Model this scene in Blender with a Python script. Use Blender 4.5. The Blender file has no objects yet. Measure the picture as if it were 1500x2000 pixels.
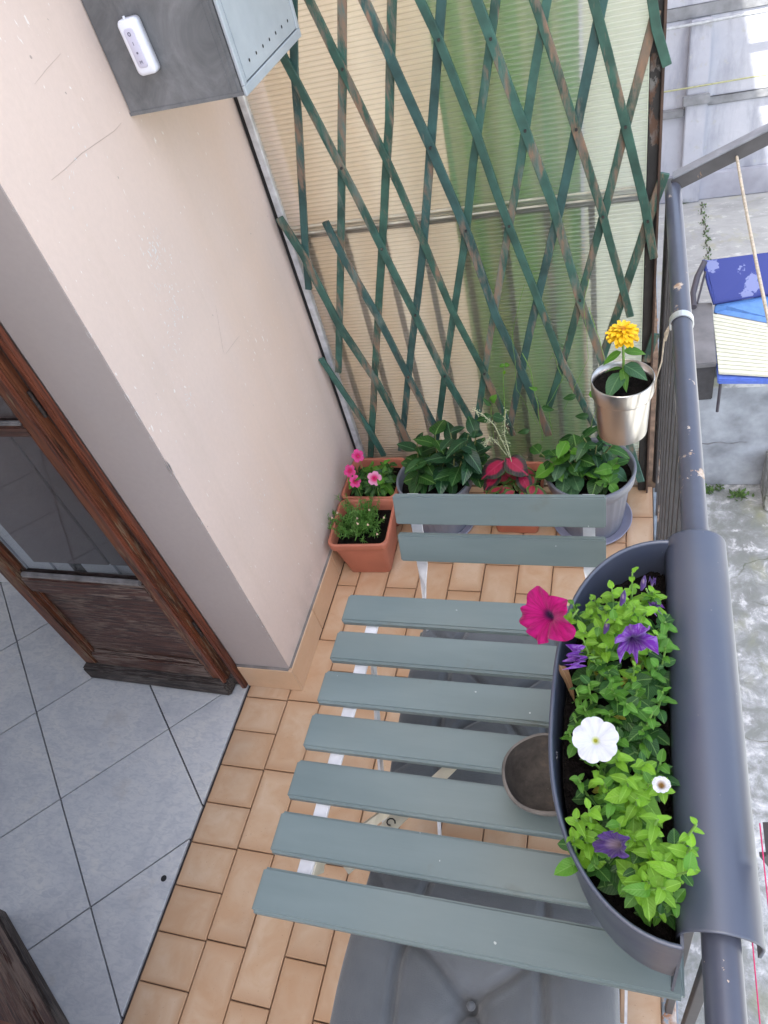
import bpy, bmesh, math, random
from mathutils import Vector, Matrix, Euler, Quaternion
from math import sin, cos, pi, radians, sqrt, atan2
random.seed(7)
S = bpy.context.scene
COL = S.collection

# ------------------------------------------------------------------ camera
CAMZ = 1.74
ax_x = Vector((0.94936516, 0.22082935, -0.223473))      # image right
ax_d = Vector((0.01278711, -0.73787156, -0.67482001))   # image down
ax_f = Vector((-0.31391444, 0.63779304, -0.70333332))   # view direction
FPX = 1438.31
cd = bpy.data.cameras.new('camera')
cam = bpy.data.objects.new('camera', cd); COL.objects.link(cam)
m = Matrix((( ax_x.x, -ax_d.x, -ax_f.x, 0), (ax_x.y, -ax_d.y, -ax_f.y, 0),
            (ax_x.z, -ax_d.z, -ax_f.z, CAMZ), (0, 0, 0, 1)))
cam.matrix_world = m
cd.sensor_fit = 'VERTICAL'; cd.sensor_height = 36; cd.lens = FPX*36/2000
cd.clip_start = .02; cd.clip_end = 400
S.camera = cam

# ------------------------------------------------------------------ light
SUN = Vector((-.267, -.35, 1)).normalized()             # towards the sun
w = bpy.data.worlds.new('World'); S.world = w; w.use_nodes = True
nt = w.node_tree; nt.nodes.clear()
sky = nt.nodes.new('ShaderNodeTexSky'); sky.sky_type = 'NISHITA'; sky.sun_disc = False
sky.sun_elevation = math.asin(SUN.z); sky.sun_rotation = atan2(SUN.x, SUN.y)
sky.air_density = 1.0; sky.dust_density = 4.0; sky.ozone_density = .6; sky.altitude = 100
hs = nt.nodes.new('ShaderNodeHueSaturation'); hs.inputs['Saturation'].default_value = .72
bg = nt.nodes.new('ShaderNodeBackground'); bg.inputs[1].default_value = .15
ow = nt.nodes.new('ShaderNodeOutputWorld')
nt.links.new(sky.outputs[0], hs.inputs['Color']); nt.links.new(hs.outputs[0], bg.inputs[0]); nt.links.new(bg.outputs[0], ow.inputs[0])
sl = bpy.data.lights.new('sun', 'SUN'); sl.energy = 4.5; sl.angle = radians(.5); sl.color = (1, .95, .87)
so = bpy.data.objects.new('sun', sl); COL.objects.link(so)
so.rotation_euler = SUN.to_track_quat('Z', 'Y').to_euler()
S.view_settings.view_transform = 'Standard'; S.view_settings.look = 'None'
S.view_settings.gamma = 1; S.view_settings.use_curve_mapping = False
S.view_settings.exposure = 2.1
try:
    S.cycles.use_denoising = True
    S.cycles.max_bounces = 12; S.cycles.diffuse_bounces = 6; S.cycles.transmission_bounces = 8
    S.cycles.transparent_max_bounces = 12; S.cycles.sample_clamp_indirect = 8
except Exception: pass

# ------------------------------------------------------------------ helpers
def ray(px, py):
    return (ax_x*(px-750) + ax_d*(py-1000) + ax_f*FPX)
def atz(px, py, z):
    d = ray(px, py); return Vector((0, 0, CAMZ)) + d*((z-CAMZ)/d.z)
def aty(px, py, y):
    d = ray(px, py); return Vector((0, 0, CAMZ)) + d*(y/d.y)

class MB:
    def __init__(s): s.v = []; s.f = []; s.sm = []
    def add(s, v, f, smooth=False):
        o = len(s.v); s.v += [tuple(p) for p in v]; s.f += [tuple(i+o for i in q) for q in f]; s.sm += [smooth]*len(f)
    def box(s, x0, x1, y0, y1, z0, z1, M=None):
        v = [Vector((x, y, z)) for z in (z0, z1) for y in (y0, y1) for x in (x0, x1)]
        if M: v = [M @ p for p in v]
        s.add(v, [(0, 2, 3, 1), (4, 5, 7, 6), (0, 1, 5, 4), (2, 6, 7, 3), (0, 4, 6, 2), (1, 3, 7, 5)])
    def beam(s, a, b, wd, th, up=(0, 0, 1)):
        """straight bar from a to b, width wd along side, thickness th along up"""
        a = Vector(a); b = Vector(b); d = (b-a).normalized(); up = Vector(up)
        sd = d.cross(up).normalized(); u = sd.cross(d).normalized()
        v = [p + sd*i*wd/2 + u*j*th/2 for p in (a, b) for (i, j) in ((-1, -1), (1, -1), (1, 1), (-1, 1))]
        s.add(v, [(3, 2, 1, 0), (4, 5, 6, 7), (0, 1, 5, 4), (1, 2, 6, 5), (2, 3, 7, 6), (3, 0, 4, 7)])
    def strip(s, pts, wd, th, nrm):
        """flat bar through pts; nrm = list of face normals"""
        n = len(pts); V = []
        for i, p in enumerate(pts):
            p = Vector(p); a = Vector(pts[max(i-1, 0)]); b = Vector(pts[min(i+1, n-1)])
            d = (b-a).normalized(); u = Vector(nrm[i] if isinstance(nrm, list) else nrm); u = (u - d*u.dot(d)).normalized(); sd = d.cross(u)
            W = wd[i] if isinstance(wd, (list, tuple)) else wd
            V += [p - sd*W/2 - u*th/2, p + sd*W/2 - u*th/2, p + sd*W/2 + u*th/2, p - sd*W/2 + u*th/2]
        F = [(3, 2, 1, 0), tuple(4*(n-1)+k for k in range(4))]
        for i in range(n-1):
            for k in range(4):
                F.append((4*i+k, 4*i+(k+1) % 4, 4*i+4+(k+1) % 4, 4*i+4+k))
        s.add(V, F)
    def tube(s, pts, r, n=8, cap=True):
        pts = [Vector(p) for p in pts]; N = len(pts); V = []; F = []
        ref = Vector((.13, .37, .92))
        for i, p in enumerate(pts):
            d = (pts[min(i+1, N-1)] - pts[max(i-1, 0)]).normalized()
            if abs(d.dot(ref)) > .95: ref = Vector((.9, .1, .2))
            a = d.cross(ref).normalized(); b = d.cross(a)
            R = r[i] if isinstance(r, (list, tuple)) else r
            V += [p + (a*cos(2*pi*k/n) + b*sin(2*pi*k/n))*R for k in range(n)]
            ref = b.cross(d) if False else ref
        for i in range(N-1):
            for k in range(n):
                F.append((i*n+k, (i+1)*n+k, (i+1)*n+(k+1) % n, i*n+(k+1) % n))
        s.add(V, F, True)
        if cap: s.add(V[:n], [tuple(range(n))]); s.add(V[-n:], [tuple(range(n-1, -1, -1))])
    def lathe(s, prof, c, n=40, fn=None, closed=False):
        V = []; F = []
        for (r, z) in prof:
            for k in range(n):
                a = 2*pi*k/n; R = r*(fn(a, z) if fn else 1)
                V.append((c[0]+R*cos(a), c[1]+R*sin(a), c[2]+z))
        for i in range(len(prof)-1):
            for k in range(n):
                F.append((i*n+k, i*n+(k+1) % n, (i+1)*n+(k+1) % n, (i+1)*n+k))
        s.add(V, F, True)
    def disc(s, c, r, n=32, up=True):
        V = [(c[0]+r*cos(2*pi*k/n), c[1]+r*sin(2*pi*k/n), c[2]) for k in range(n)]
        s.add(V, [tuple(range(n)) if up else tuple(range(n-1, -1, -1))])
    def prism(s, poly, z0, z1):
        n = len(poly)
        s.add([(x, y, z0) for x, y in poly] + [(x, y, z1) for x, y in poly],
              [tuple(range(n-1, -1, -1)), tuple(range(n, 2*n))] + [(i, (i+1) % n, n+(i+1) % n, n+i) for i in range(n)])
    def mesh(s, name, mat, off=(0, 0, 0), bev=0, seg=1, smooth=None, fix=True):
        me = bpy.data.meshes.new(name); o = Vector(off)
        me.from_pydata([Vector(p)-o for p in s.v], [], s.f)
        for p, q in zip(me.polygons, s.sm): p.use_smooth = q if smooth is None else smooth
        if bev or fix:
            bm = bmesh.new(); bm.from_mesh(me)
            if bev: bmesh.ops.bevel(bm, geom=[e for e in bm.edges], offset=bev, segments=seg, affect='EDGES', clamp_overlap=True)
            if fix: bmesh.ops.recalc_face_normals(bm, faces=bm.faces)
            bm.to_mesh(me); bm.free()
        if mat: me.materials.append(mat)
        return me

def link(name, data, loc=(0, 0, 0), parent=None):
    o = bpy.data.objects.new(name, data); COL.objects.link(o); o.location = loc
    if parent: o.parent = parent
    return o
def tag(o, label=None, cat=None, group=None, kind=None):
    if label: o['label'] = label
    if cat: o['category'] = cat
    if group: o['group'] = group
    if kind: o['kind'] = kind
    return o
def thing(name, loc, label, cat, group=None):
    o = link(name, None, loc); o.empty_display_size = .05
    return tag(o, label, cat, group)
def part(name, mb, mat, root, **k):
    """geometry given in world coordinates, root not rotated"""
    return link(name, mb.mesh(name, mat, root_off(root), **k), (0, 0, 0), root)
def root_off(root):
    v = Vector(root.location)
    while root.parent: root = root.parent; v += Vector(root.location)
    return v
def solo(name, mb, mat, label=None, cat=None, group=None, kind=None, origin=None, **k):
    o = Vector(origin) if origin else Vector(mb.v[0])
    return tag(link(name, mb.mesh(name, mat, o, **k), o), label, cat, group, kind)

# ------------------------------------------------------------------ materials
class NT:
    def __init__(s, name):
        s.m = bpy.data.materials.new(name); s.m.use_nodes = True; s.t = s.m.node_tree; s.t.nodes.clear()
        s.out = s.n('ShaderNodeOutputMaterial'); s.b = s.n('ShaderNodeBsdfPrincipled'); s.l(s.b.outputs[0], s.out.inputs[0])
        s.tc = s.n('ShaderNodeTexCoord'); s._c = None
    def n(s, t, **k):
        x = s.t.nodes.new(t)
        for a, b in k.items(): setattr(x, a, b)
        return x
    def l(s, a, b): s.t.links.new(a, b)
    def coord(s, kind='Object', rnd=0, scale=(1, 1, 1)):
        o = s.tc.outputs[kind]
        mp = s.n('ShaderNodeMapping'); mp.inputs['Scale'].default_value = scale; s.l(o, mp.inputs[0])
        if rnd:
            oi = s.n('ShaderNodeObjectInfo'); mu = s.n('ShaderNodeMath', operation='MULTIPLY'); mu.inputs[1].default_value = rnd
            s.l(oi.outputs['Random'], mu.inputs[0]); s.l(mu.outputs[0], mp.inputs['Location'])
        return mp.outputs[0]
    def noise(s, c, sc, det=4, rough=.55, dist=0):
        x = s.n('ShaderNodeTexNoise'); x.inputs['Scale'].default_value = sc; x.inputs['Detail'].default_value = det
        x.inputs['Roughness'].default_value = rough; x.inputs['Distortion'].default_value = dist; s.l(c, x.inputs['Vector']); return x.outputs['Fac']
    def vor(s, c, sc, feat='F1', out='Distance', rnd=1):
        x = s.n('ShaderNodeTexVoronoi', feature=feat); x.inputs['Scale'].default_value = sc; x.inputs['Randomness'].default_value = rnd
        s.l(c, x.inputs['Vector']); return x.outputs[out]
    def ramp(s, f, stops, interp='LINEAR'):
        x = s.n('ShaderNodeValToRGB'); x.color_ramp.interpolation = interp; e = x.color_ramp.elements
        while len(e) > 2: e.remove(e[-1])
        while len(e) < len(stops): e.new(.5)
        for i, (p, c) in enumerate(stops):
            e[i].position = p; e[i].color = (*c, 1) if isinstance(c, (tuple, list)) else (c, c, c, 1)
        s.l(f, x.inputs[0]); return x.outputs[0]
    def mix(s, f, a, b, mode='MIX'):
        x = s.n('ShaderNodeMix', data_type='RGBA', blend_type=mode)
        for i, v in ((0, f), (6, a), (7, b)):
            if isinstance(v, (int, float)) and i == 0: x.inputs[0].default_value = v
            elif isinstance(v, (tuple, list)): x.inputs[i].default_value = (*v, 1)
            else: s.l(v, x.inputs[i])
        return x.outputs[2]
    def math(s, op, a, b=None, c=None):
        x = s.n('ShaderNodeMath', operation=op)
        for i, v in enumerate((a, b, c)):
            if v is None: continue
            if isinstance(v, (int, float)): x.inputs[i].default_value = v
            else: s.l(v, x.inputs[i])
        return x.outputs[0]
    def sep(s, c):
        x = s.n('ShaderNodeSeparateXYZ'); s.l(c, x.inputs[0]); return x.outputs
    def bump(s, h, st=.3, d=.01):
        x = s.n('ShaderNodeBump'); x.inputs['Strength'].default_value = st; x.inputs['Distance'].default_value = d
        s.l(h, x.inputs['Height']); s.l(x.outputs[0], s.b.inputs['Normal']); return x
    def set(s, color=None, rough=None, metal=None, spec=None, **k):
        for nm, v in (('Base Color', color), ('Roughness', rough), ('Metallic', metal), ('Specular IOR Level', spec)):
            if v is None: continue
            if isinstance(v, (tuple, list)): s.b.inputs[nm].default_value = (*v, 1)
            elif isinstance(v, (int, float)): s.b.inputs[nm].default_value = v
            else: s.l(v, s.b.inputs[nm])
        for a, v in k.items(): s.b.inputs[a.replace('_', ' ')].default_value = v
        return s.m
def simple(name, col, rough=.5, metal=0, var=.15, sc=20, bump=.1, bd=.002, rnd=5, spec=.5):
    a = NT(name); c = a.coord(rnd=rnd); n = a.noise(c, sc)
    lo = tuple(x*(1-var) for x in col); hi = tuple(min(1, x*(1+var)) for x in col)
    if bump: a.bump(a.noise(c, sc*4), bump, bd)
    return a.set(a.ramp(n, [(.3, lo), (.7, hi)]), rough, metal, spec)

def m_plaster(name, base, scratch=True):
    a = NT(name); c = a.coord()
    big = a.ramp(a.noise(c, 1.3, 3), [(.3, tuple(x*.93 for x in base)), (.7, base)])
    warm = a.mix(a.ramp(a.noise(a.coord(scale=(1, 1, .35)), 2.6, 4), [(.5, 0), (.72, .35)]), big, (base[0]*.93, base[1]*.82, base[2]*.68))
    fine = a.noise(c, 90, 5)
    col = a.mix(a.ramp(fine, [(.35, .25), (.65, 0)]), warm, tuple(x*.85 for x in base))
    h = a.math('ADD', a.math('MULTIPLY', a.noise(c, 14, 4), .8), a.math('MULTIPLY', fine, .25))
    if scratch:
        # chipped limewash flecks, stretched, only inside a few patches
        fl = a.noise(a.coord(scale=(1, 1.9, .75)), 62, 2.5, .5)
        patch = a.ramp(a.noise(c, 3.6, 2), [(.56, 0), (.66, .055)])
        k = a.math('GREATER_THAN', a.math('ADD', fl, patch), .722)
        col = a.mix(a.math('MULTIPLY', k, .75), col, (.82, .78, .74))
        d = a.math('GREATER_THAN', a.noise(c, 75, 1), .805)
        col = a.mix(a.math('MULTIPLY', d, .6), col, (.25, .2, .18))
        h = a.math('ADD', h, a.math('MULTIPLY', k, -.15))
        # hairline cracks
        cr = a.vor(a.mix(.25, a.coord(scale=(1, 1, 1)), a.noise(c, 5, 3), 'ADD'), 1.15, 'DISTANCE_TO_EDGE')
        
        # a few dull vertical runs
        st = a.ramp(a.noise(a.coord(scale=(1, 6, .35)), 2.3, 3), [(.56, 0), (.8, .13)])
        col = a.mix(st, col, (.46, .36, .26))
    zz = a.sep(a.tc.outputs['Object'])[2]
    foot = a.math('MULTIPLY', a.ramp(zz, [(.10, 1), (.26, 0)]) if scratch else 0.0, a.ramp(a.noise(c, 9, 5), [(.4, .1), (.65, .5)]))
    col = a.mix(foot, col, (.36, .29, .24))
    a.bump(h, .35, .004)
    return a.set(col, .85, spec=.2)
PEACH = (.715, .575, .50)
M_wall = m_plaster('peach_plaster', PEACH)
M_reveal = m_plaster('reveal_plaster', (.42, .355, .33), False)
M_white = m_plaster('white_room_paint', (.72, .72, .72), False)

def m_tile(name, c1, c2, edge, world=False):
    a = NT(name); g = a.sep(a.tc.outputs['Generated']); c = a.coord(rnd=30)
    n1 = a.noise(c, 14, 4, .6, .6); n2 = a.noise(c, 60, 4)
    ex = a.math('MINIMUM', a.math('MINIMUM', g[0], a.math('SUBTRACT', 1, g[0])), a.math('MINIMUM', g[1], a.math('SUBTRACT', 1, g[1])))
    e = a.math('SUBTRACT', 1, a.math('MULTIPLY', ex, 5.5))
    ee = a.math('ADD', a.math('MULTIPLY', e, .5), a.math('SUBTRACT', n1, .45))
    col = a.mix(a.ramp(n1, [(.35, 0), (.7, 1)]), c1, c2)
    col = a.mix(a.ramp(ee, [(.15, 0), (.70, .70)]), col, edge)
    oi = a.n('ShaderNodeObjectInfo')
    col = a.mix(a.math('MULTIPLY', oi.outputs['Random'], .35), col, edge)
    spk = a.math('GREATER_THAN', a.noise(c, 260, 1), .74)
    col = a.mix(a.math('MULTIPLY', spk, .35), col, tuple(x*.45 for x in edge))
    dirt = a.ramp(a.noise(a.coord(rnd=3), 5, 5), [(.5, 0), (.8, .25)])
    col = a.mix(dirt, col, (.3, .23, .17))
    a.bump(a.math('ADD', n2, a.math('MULTIPLY', n1, 1.5)), .12, .002)
    return a.set(col, a.ramp(n2, [(.3, .32), (.7, .5)]), spec=.45)
M_tile = m_tile('tan_ceramic_tile', (.53, .34, .205), (.61, .45, .31), (.40, .205, .095))
M_skirt = m_tile('skirting_tile', (.66, .44, .28), (.70, .52, .37), (.56, .33, .18))

a = NT('blue_grey_tile'); c = a.coord(rnd=20)
n1 = a.noise(c, 6, 6, .65, .8); n2 = a.noise(a.coord(rnd=9, scale=(1, 2.2, 1)), 38, 6, .7, 1.2); n3 = a.noise(c, 160, 3)
col = a.ramp(n1, [(.3, (.43, .43, .44)), (.5, (.54, .53, .52)), (.72, (.62, .59, .545))])
col = a.mix(a.ramp(n2, [(.38, .55), (.55, 0)]), col, (.36, .37, .40))
col = a.mix(a.ramp(a.noise(c, 9, 3, .6), [(.62, 0), (.78, .4)]), col, (.42, .36, .30))
a.bump(a.math('ADD', n2, a.math('MULTIPLY', n3, .5)), .25, .002)
M_rtile = a.set(col, .42, spec=.4)
M_grout_d = simple('dark_grout', (.035, .033, .035), .9, var=.3, sc=60)
M_grout_b = simple('brown_grout', (.17, .11, .07), .95, var=.45, sc=30, bump=.4)

def m_paint(name, paint, worn1, worn2, t=.6, sc=9, stretch=(1, 1, 1), rough=.45, rnd=40, metal=0, edge=.02, grain=False, amt=1.0, mott=.2):
    a = NT(name); c = a.coord(rnd=rnd, scale=stretch); c2 = a.coord(rnd=rnd)
    p = a.mix(a.ramp(a.noise(c2, sc*2, 3), [(.3, 0), (.7, 1)]), tuple(x*(1-mott) for x in paint), tuple(min(1, x*(1+mott)) for x in paint))
    wn = a.mix(a.ramp(a.noise(c, sc*3, 4), [(.4, 0), (.62, 1)]), worn1, worn2)
    big = a.noise(c2, 2.2, 2); n = a.noise(c, sc, 6, .68)
    v = a.math('ADD', n, a.math('MULTIPLY', a.math('SUBTRACT', big, .5), .6))
    k = a.ramp(v, [(t, 0), (t+edge, amt)])
    col = a.mix(k, p, wn)
    h = a.math('MULTIPLY', k, -.8)
    if grain:
        g = a.noise(a.coord(rnd=rnd, scale=tuple(x*x*x for x in stretch)), 60, 3)
        h = a.math('ADD', h, a.math('MULTIPLY', g, .7)); col = a.mix(a.ramp(g, [(.35, .35), (.6, 0)]), col, tuple(x*.4 for x in paint))
    a.bump(h, .5, .0015)
    return a.set(col, a.ramp(k, [(0, rough), (1, .85)]), metal)
M_lat = []
for i, (pc, t) in enumerate((((.032, .090, .070), .60), ((.040, .110, .086), .54), ((.030, .080, .074), .57))):
    M_lat.append(m_paint('green_lattice_paint', pc, (.27, .16, .105), (.13, .165, .14), t-.035, 11, (2.2, 2.2, .55), .55, 60, edge=.10, amt=.85, mott=.35))
def m_oldwood(name, base, pale, dark, st, t1=.53, rough=.5):
    a = NT(name); c = a.coord(rnd=12, scale=st); c2 = a.coord(rnd=12)
    g = a.noise(c, 30, 5, .7, .4); g2 = a.noise(c, 75, 3, .6)
    col = a.ramp(g, [(.38, dark), (.52, base), (.72, tuple(min(1, x*1.55) for x in base))])
    area = a.noise(c2, 4.5, 3)
    low = a.math('SUBTRACT', .10, a.math('MULTIPLY', a.math('MAXIMUM', a.sep(a.tc.outputs['Object'])[2], 0), .16))
    k = a.math('ADD', a.math('ADD', g2, a.math('MULTIPLY', a.math('SUBTRACT', area, .5), .7)), low)
    kk = a.ramp(k, [(t1+.08, 0), (t1+.14, .9)])
    col = a.mix(kk, col, pale)
    k2 = a.ramp(a.noise(c, 22, 4, .7), [(.62, 0), (.70, .85)])
    col = a.mix(k2, col, tuple(x*.45 for x in dark))
    a.bump(a.math('SUBTRACT', g, a.math('MULTIPLY', kk, .6)), .8, .002)
    return a.set(col, a.ramp(kk, [(0, rough), (1, .85)]))
M_lat.append(m_paint('peeling_lattice_paint', (.030, .085, .062), (.26, .155, .10), (.15, .13, .105), .50, 11, (2.2, 2.2, .55), .6, 60, edge=.10, amt=.9, mott=.35))
M_doorv = m_oldwood('brown_door_wood_upright', (.150, .045, .018), (.25, .165, .10), (.040, .016, .010), (4, 4, .22), .51)
M_doorh = m_oldwood('brown_door_wood_crosswise', (.088, .035, .023), (.23, .165, .13), (.030, .016, .013), (.22, 4, 4), .49)
M_jamb = m_oldwood('red_brown_frame_paint', (.155, .042, .020), (.25, .15, .10), (.050, .018, .012), (4, 4, .2), .64, .42)
M_doord = m_oldwood('weathered_wood_and_gap_shade', (.040, .026, .020), (.13, .105, .09), (.014, .010, .009), (.22, 4, 4), .50, .75)
M_putty = simple('grey_putty', (.22, .20, .19), .8, var=.35, sc=30, bump=.4)
a = NT('sage_slat_paint'); c = a.coord(rnd=12, scale=(.2, 1, 1)); c2 = a.coord(rnd=5)
col = a.ramp(a.noise(c, 14, 4), [(.3, (.128, .168, .167)), (.7, (.172, .216, .212))])
col = a.mix(a.ramp(a.noise(c2, 4, 3), [(.45, 0), (.75, .5)]), col, (.188, .212, .190))
col = a.mix(a.math('GREATER_THAN', a.noise(c2, 90, 1), .80), col, (.45, .48, .45))
col = a.mix(a.ramp(a.noise(c2, 16, 4), [(.66, 0), (.72, .35)]), col, (.13, .14, .12))
a.bump(a.math('ADD', a.noise(a.coord(rnd=12, scale=(.06, 1, 1)), 160, 3), a.noise(c, 30)), .16, .001)
M_slat = a.set(col, .42, spec=.4)
M_frame = m_paint('white_powder_coat', (.74, .74, .76), (.45, .36, .24), (.3, .22, .15), .83, 12, rough=.3, edge=.02)
M_cream = m_paint('cream_old_enamel', (.60, .56, .46), (.35, .28, .2), (.2, .15, .1), .74, 12, rough=.4)
a = NT('grey_cushion_fabric'); c = a.coord(); 
wv = a.math('MULTIPLY', a.noise(a.coord(scale=(1, .08, 1)), 900, 2), a.noise(a.coord(scale=(.08, 1, 1)), 900, 2))
col = a.ramp(a.noise(c, 9, 3), [(.3, (.105, .114, .124)), (.7, (.150, .158, .166))])
a.bump(a.math('ADD', wv, a.math('MULTIPLY', a.noise(c, 26, 4), 1.2)), .5, .0022); a.b.inputs['Sheen Weight'].default_value = .35
M_cush = a.set(col, .9, spec=.15)
M_planter = simple('slate_plastic', (.050, .060, .092), .40, var=.05, sc=4, bump=.05, bd=.0003, spec=1)
M_rail = m_paint('grey_rail_paint', (.070, .077, .105), (.58, .50, .42), (.30, .2, .13), .675, 22, rough=.30, edge=.012, metal=.0, mott=.06)
M_bal = m_paint('dark_baluster_paint', (.055, .052, .055), (.2, .13, .09), (.26, .25, .25), .62, 14, (1, 1, .5), rough=.5)
M_curb = m_paint('blue_grey_curb_paint', (.24, .29, .34), (.32, .16, .09), (.5, .45, .4), .56, 16, rough=.6)
M_terra = simple('terracotta_plastic', (.46, .155, .095), .55, var=.14, sc=9, bump=.15)
a = NT('slate_plastic_dusty'); c = a.coord()
du = a.ramp(a.noise(c, 7, 5, .65), [(.48, 0), (.75, .22)]); sp = a.math('GREATER_THAN', a.noise(c, 170, 1), .79)
col = a.mix(du, (.050, .060, .092), (.13, .13, .135)); col = a.mix(a.math('MULTIPLY', sp, .45), col, (.25, .24, .22))
a.bump(a.noise(c, 260, 2), .08, .0003); M_planter = a.set(col, a.ramp(du, [(0, .38), (.25, .55)]), spec=1)
M_pot = simple('grey_blue_plastic', (.17, .18, .215), .42, var=.1, sc=9, bump=.08)
M_saucer = simple('blue_grey_saucer', (.33, .34, .46), .45, var=.1, sc=9, bump=.05)
M_soil = simple('potting_soil', (.013, .010, .009), .95, var=.6, sc=90, bump=1, bd=.012, spec=.1)
M_clay = simple('smoked_clay', (.15, .135, .12), .8, var=.35, sc=25, bump=.5, bd=.003)
a = NT('bowl_inside_clay'); c = a.coord()
M_clayin = a.set(a.ramp(a.noise(c, 30, 5, .7), [(.3, (.035, .030, .027)), (.55, (.085, .073, .062)), (.8, (.17, .13, .10))]), .85); 
a = NT('brushed_steel'); c = a.coord(scale=(1, 1, .02))
a.bump(a.noise(c, 220, 2), .05, .0003)
M_steel = a.set((.62, .585, .55), .28, 1)
M_strap = simple('pale_metal_strap', (.62, .64, .64), .35, .6, var=.1)
a = NT('galvanised_sheet'); c = a.coord()
n = a.noise(c, 7, 6, .7, 1.5); n2 = a.vor(c, 60, 'F1', 'Color')
col = a.ramp(n, [(.3, (.105, .108, .112)), (.5, (.165, .170, .178)), (.72, (.24, .245, .255))])
col = a.mix(a.ramp(a.noise(a.coord(scale=(1, 1, .15)), 30, 4), [(.6, 0), (.8, .4)]), col, (.13, .11, .10))
a.bump(a.noise(c, 80, 4), .15, .002)
M_galv = a.set(col, .5, .35)
a = NT('box_door_paint'); c = a.coord()
M_gdoor = a.set(a.ramp(a.noise(c, 12, 5), [(.3, (.36, .40, .44)), (.7, (.45, .49, .53))]), .45, .2); a.bump(a.noise(a.coord(scale=(1, 1, 8)), 90, 2), .2, .001)
M_black = simple('black_gap', (.01, .01, .011), .7, var=.2)
M_alu = m_paint('aluminium_strip', (.55, .56, .58), (.3, .24, .2), (.2, .18, .17), .66, 20, rough=.4, metal=.3)
M_rust = m_paint('rusty_post', (.030, .027, .025), (.10, .055, .035), (.17, .165, .155), .57, 20, (1, 1, .6), rough=.7)
M_pwhite = simple('white_plastic', (.72, .73, .80), .3, var=.02, bump=0)
M_ink = simple('grey_print', (.12, .11, .16), .5, var=.1, bump=0)
M_rope = simple('beige_cord', (.50, .43, .33), .85, var=.25, sc=120, bump=.5)
M_pink = simple('magenta_cord', (.55, .03, .13), .8, var=.2, sc=120)
M_stem = simple('green_stem', (.16, .30, .06), .55, var=.2)
M_stemd = simple('brown_green_stem', (.16, .17, .06), .6, var=.3)
M_fuzz = simple('pale_seed_stalk', (.42, .44, .28), .8, var=.3, sc=80)

def m_leaf(name, base, mid, edge=None, gloss=.45, tr=.35, veins=.5, inner=None):
    a = NT(name); g = a.sep(a.tc.outputs['Generated']); c = a.coord(rnd=17)
    ax = a.math('ABSOLUTE', a.math('SUBTRACT', g[0], .5))
    rib = a.ramp(ax, [(.012, 1), (.05, 0)])
    vn = a.math('SINE', a.math('MULTIPLY', a.math('SUBTRACT', g[1], a.math('MULTIPLY', ax, .7)), 48))
    vv = a.math('MULTIPLY', a.ramp(vn, [(.86, 0), (1, 1)]), veins)
    lo = tuple(x*.72 for x in base); hi = tuple(min(1, x*1.3) for x in base)
    oi = a.n('ShaderNodeObjectInfo')
    col = a.mix(oi.outputs['Random'], lo, hi)
    col = a.mix(a.ramp(a.noise(c, 30, 3), [(.35, .35), (.65, 0)]), col, lo)
    if inner:
        gy = a.math('MULTIPLY', a.math('SUBTRACT', g[1], .42), .85)
        d = a.math('SQRT', a.math('ADD', a.math('MULTIPLY', ax, ax), a.math('MULTIPLY', gy, gy)))
        d = a.math('ADD', d, a.math('MULTIPLY', a.math('SUBTRACT', a.noise(c, 60, 3), .5), .12))
        col = a.mix(a.ramp(d, [(.24, 0), (.31, 1)]), inner, col)
        if edge: col = a.mix(a.ramp(d, [(.40, 0), (.46, 1)]), col, edge)
    col = a.mix(a.math('MAXIMUM', rib, vv), col, mid)
    a.bump(a.math('ADD', a.math('MULTIPLY', vn, .5), a.math('MULTIPLY', rib, -1)), .25, .0015)
    a.set(col, gloss, spec=.35)
    tl = a.n('ShaderNodeBsdfTranslucent'); a.l(a.mix(.5, col, tuple(min(1, x*1.8) for x in base)), tl.inputs[0])
    mx = a.n('ShaderNodeMixShader'); mx.inputs[0].default_value = tr
    a.l(a.b.outputs[0], mx.inputs[1]); a.l(tl.outputs[0], mx.inputs[2]); a.l(mx.outputs[0], a.out.inputs[0])
    return a.m
L_lime = m_leaf('lime_leaf', (.19, .40, .030), (.27, .50, .07), veins=.22)
L_limed = m_leaf('fresh_green_leaf', (.095, .26, .028), (.17, .35, .07), veins=.25)
L_mid = m_leaf('mid_green_leaf', (.030, .105, .020), (.16, .31, .08), veins=.4)
L_dark = m_leaf('dark_glossy_leaf', (.014, .052, .020), (.075, .17, .075), gloss=.30, tr=.15, veins=.3)
L_drk2 = m_leaf('deep_green_leaf', (.026, .085, .022), (.09, .19, .06), gloss=.32, tr=.18, veins=.35)
L_blue = m_leaf('blue_green_leaf', (.052, .14, .060), (.12, .24, .11), gloss=.42, tr=.2, veins=.35)
L_cole = m_leaf('crimson_leaf', (.035, .03, .03), (.42, .02, .08), edge=(.03, .075, .02), gloss=.5, tr=.25, veins=.2, inner=(.36, .008, .055))
L_col2 = m_leaf('green_edged_crimson_leaf', (.05, .11, .02), (.25, .02, .05), edge=(.10, .22, .04), gloss=.5, tr=.25, veins=.2, inner=(.32, .02, .05))
L_dead = m_leaf('dead_leaf', (.22, .12, .06), (.3, .2, .1), tr=.1)

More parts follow.
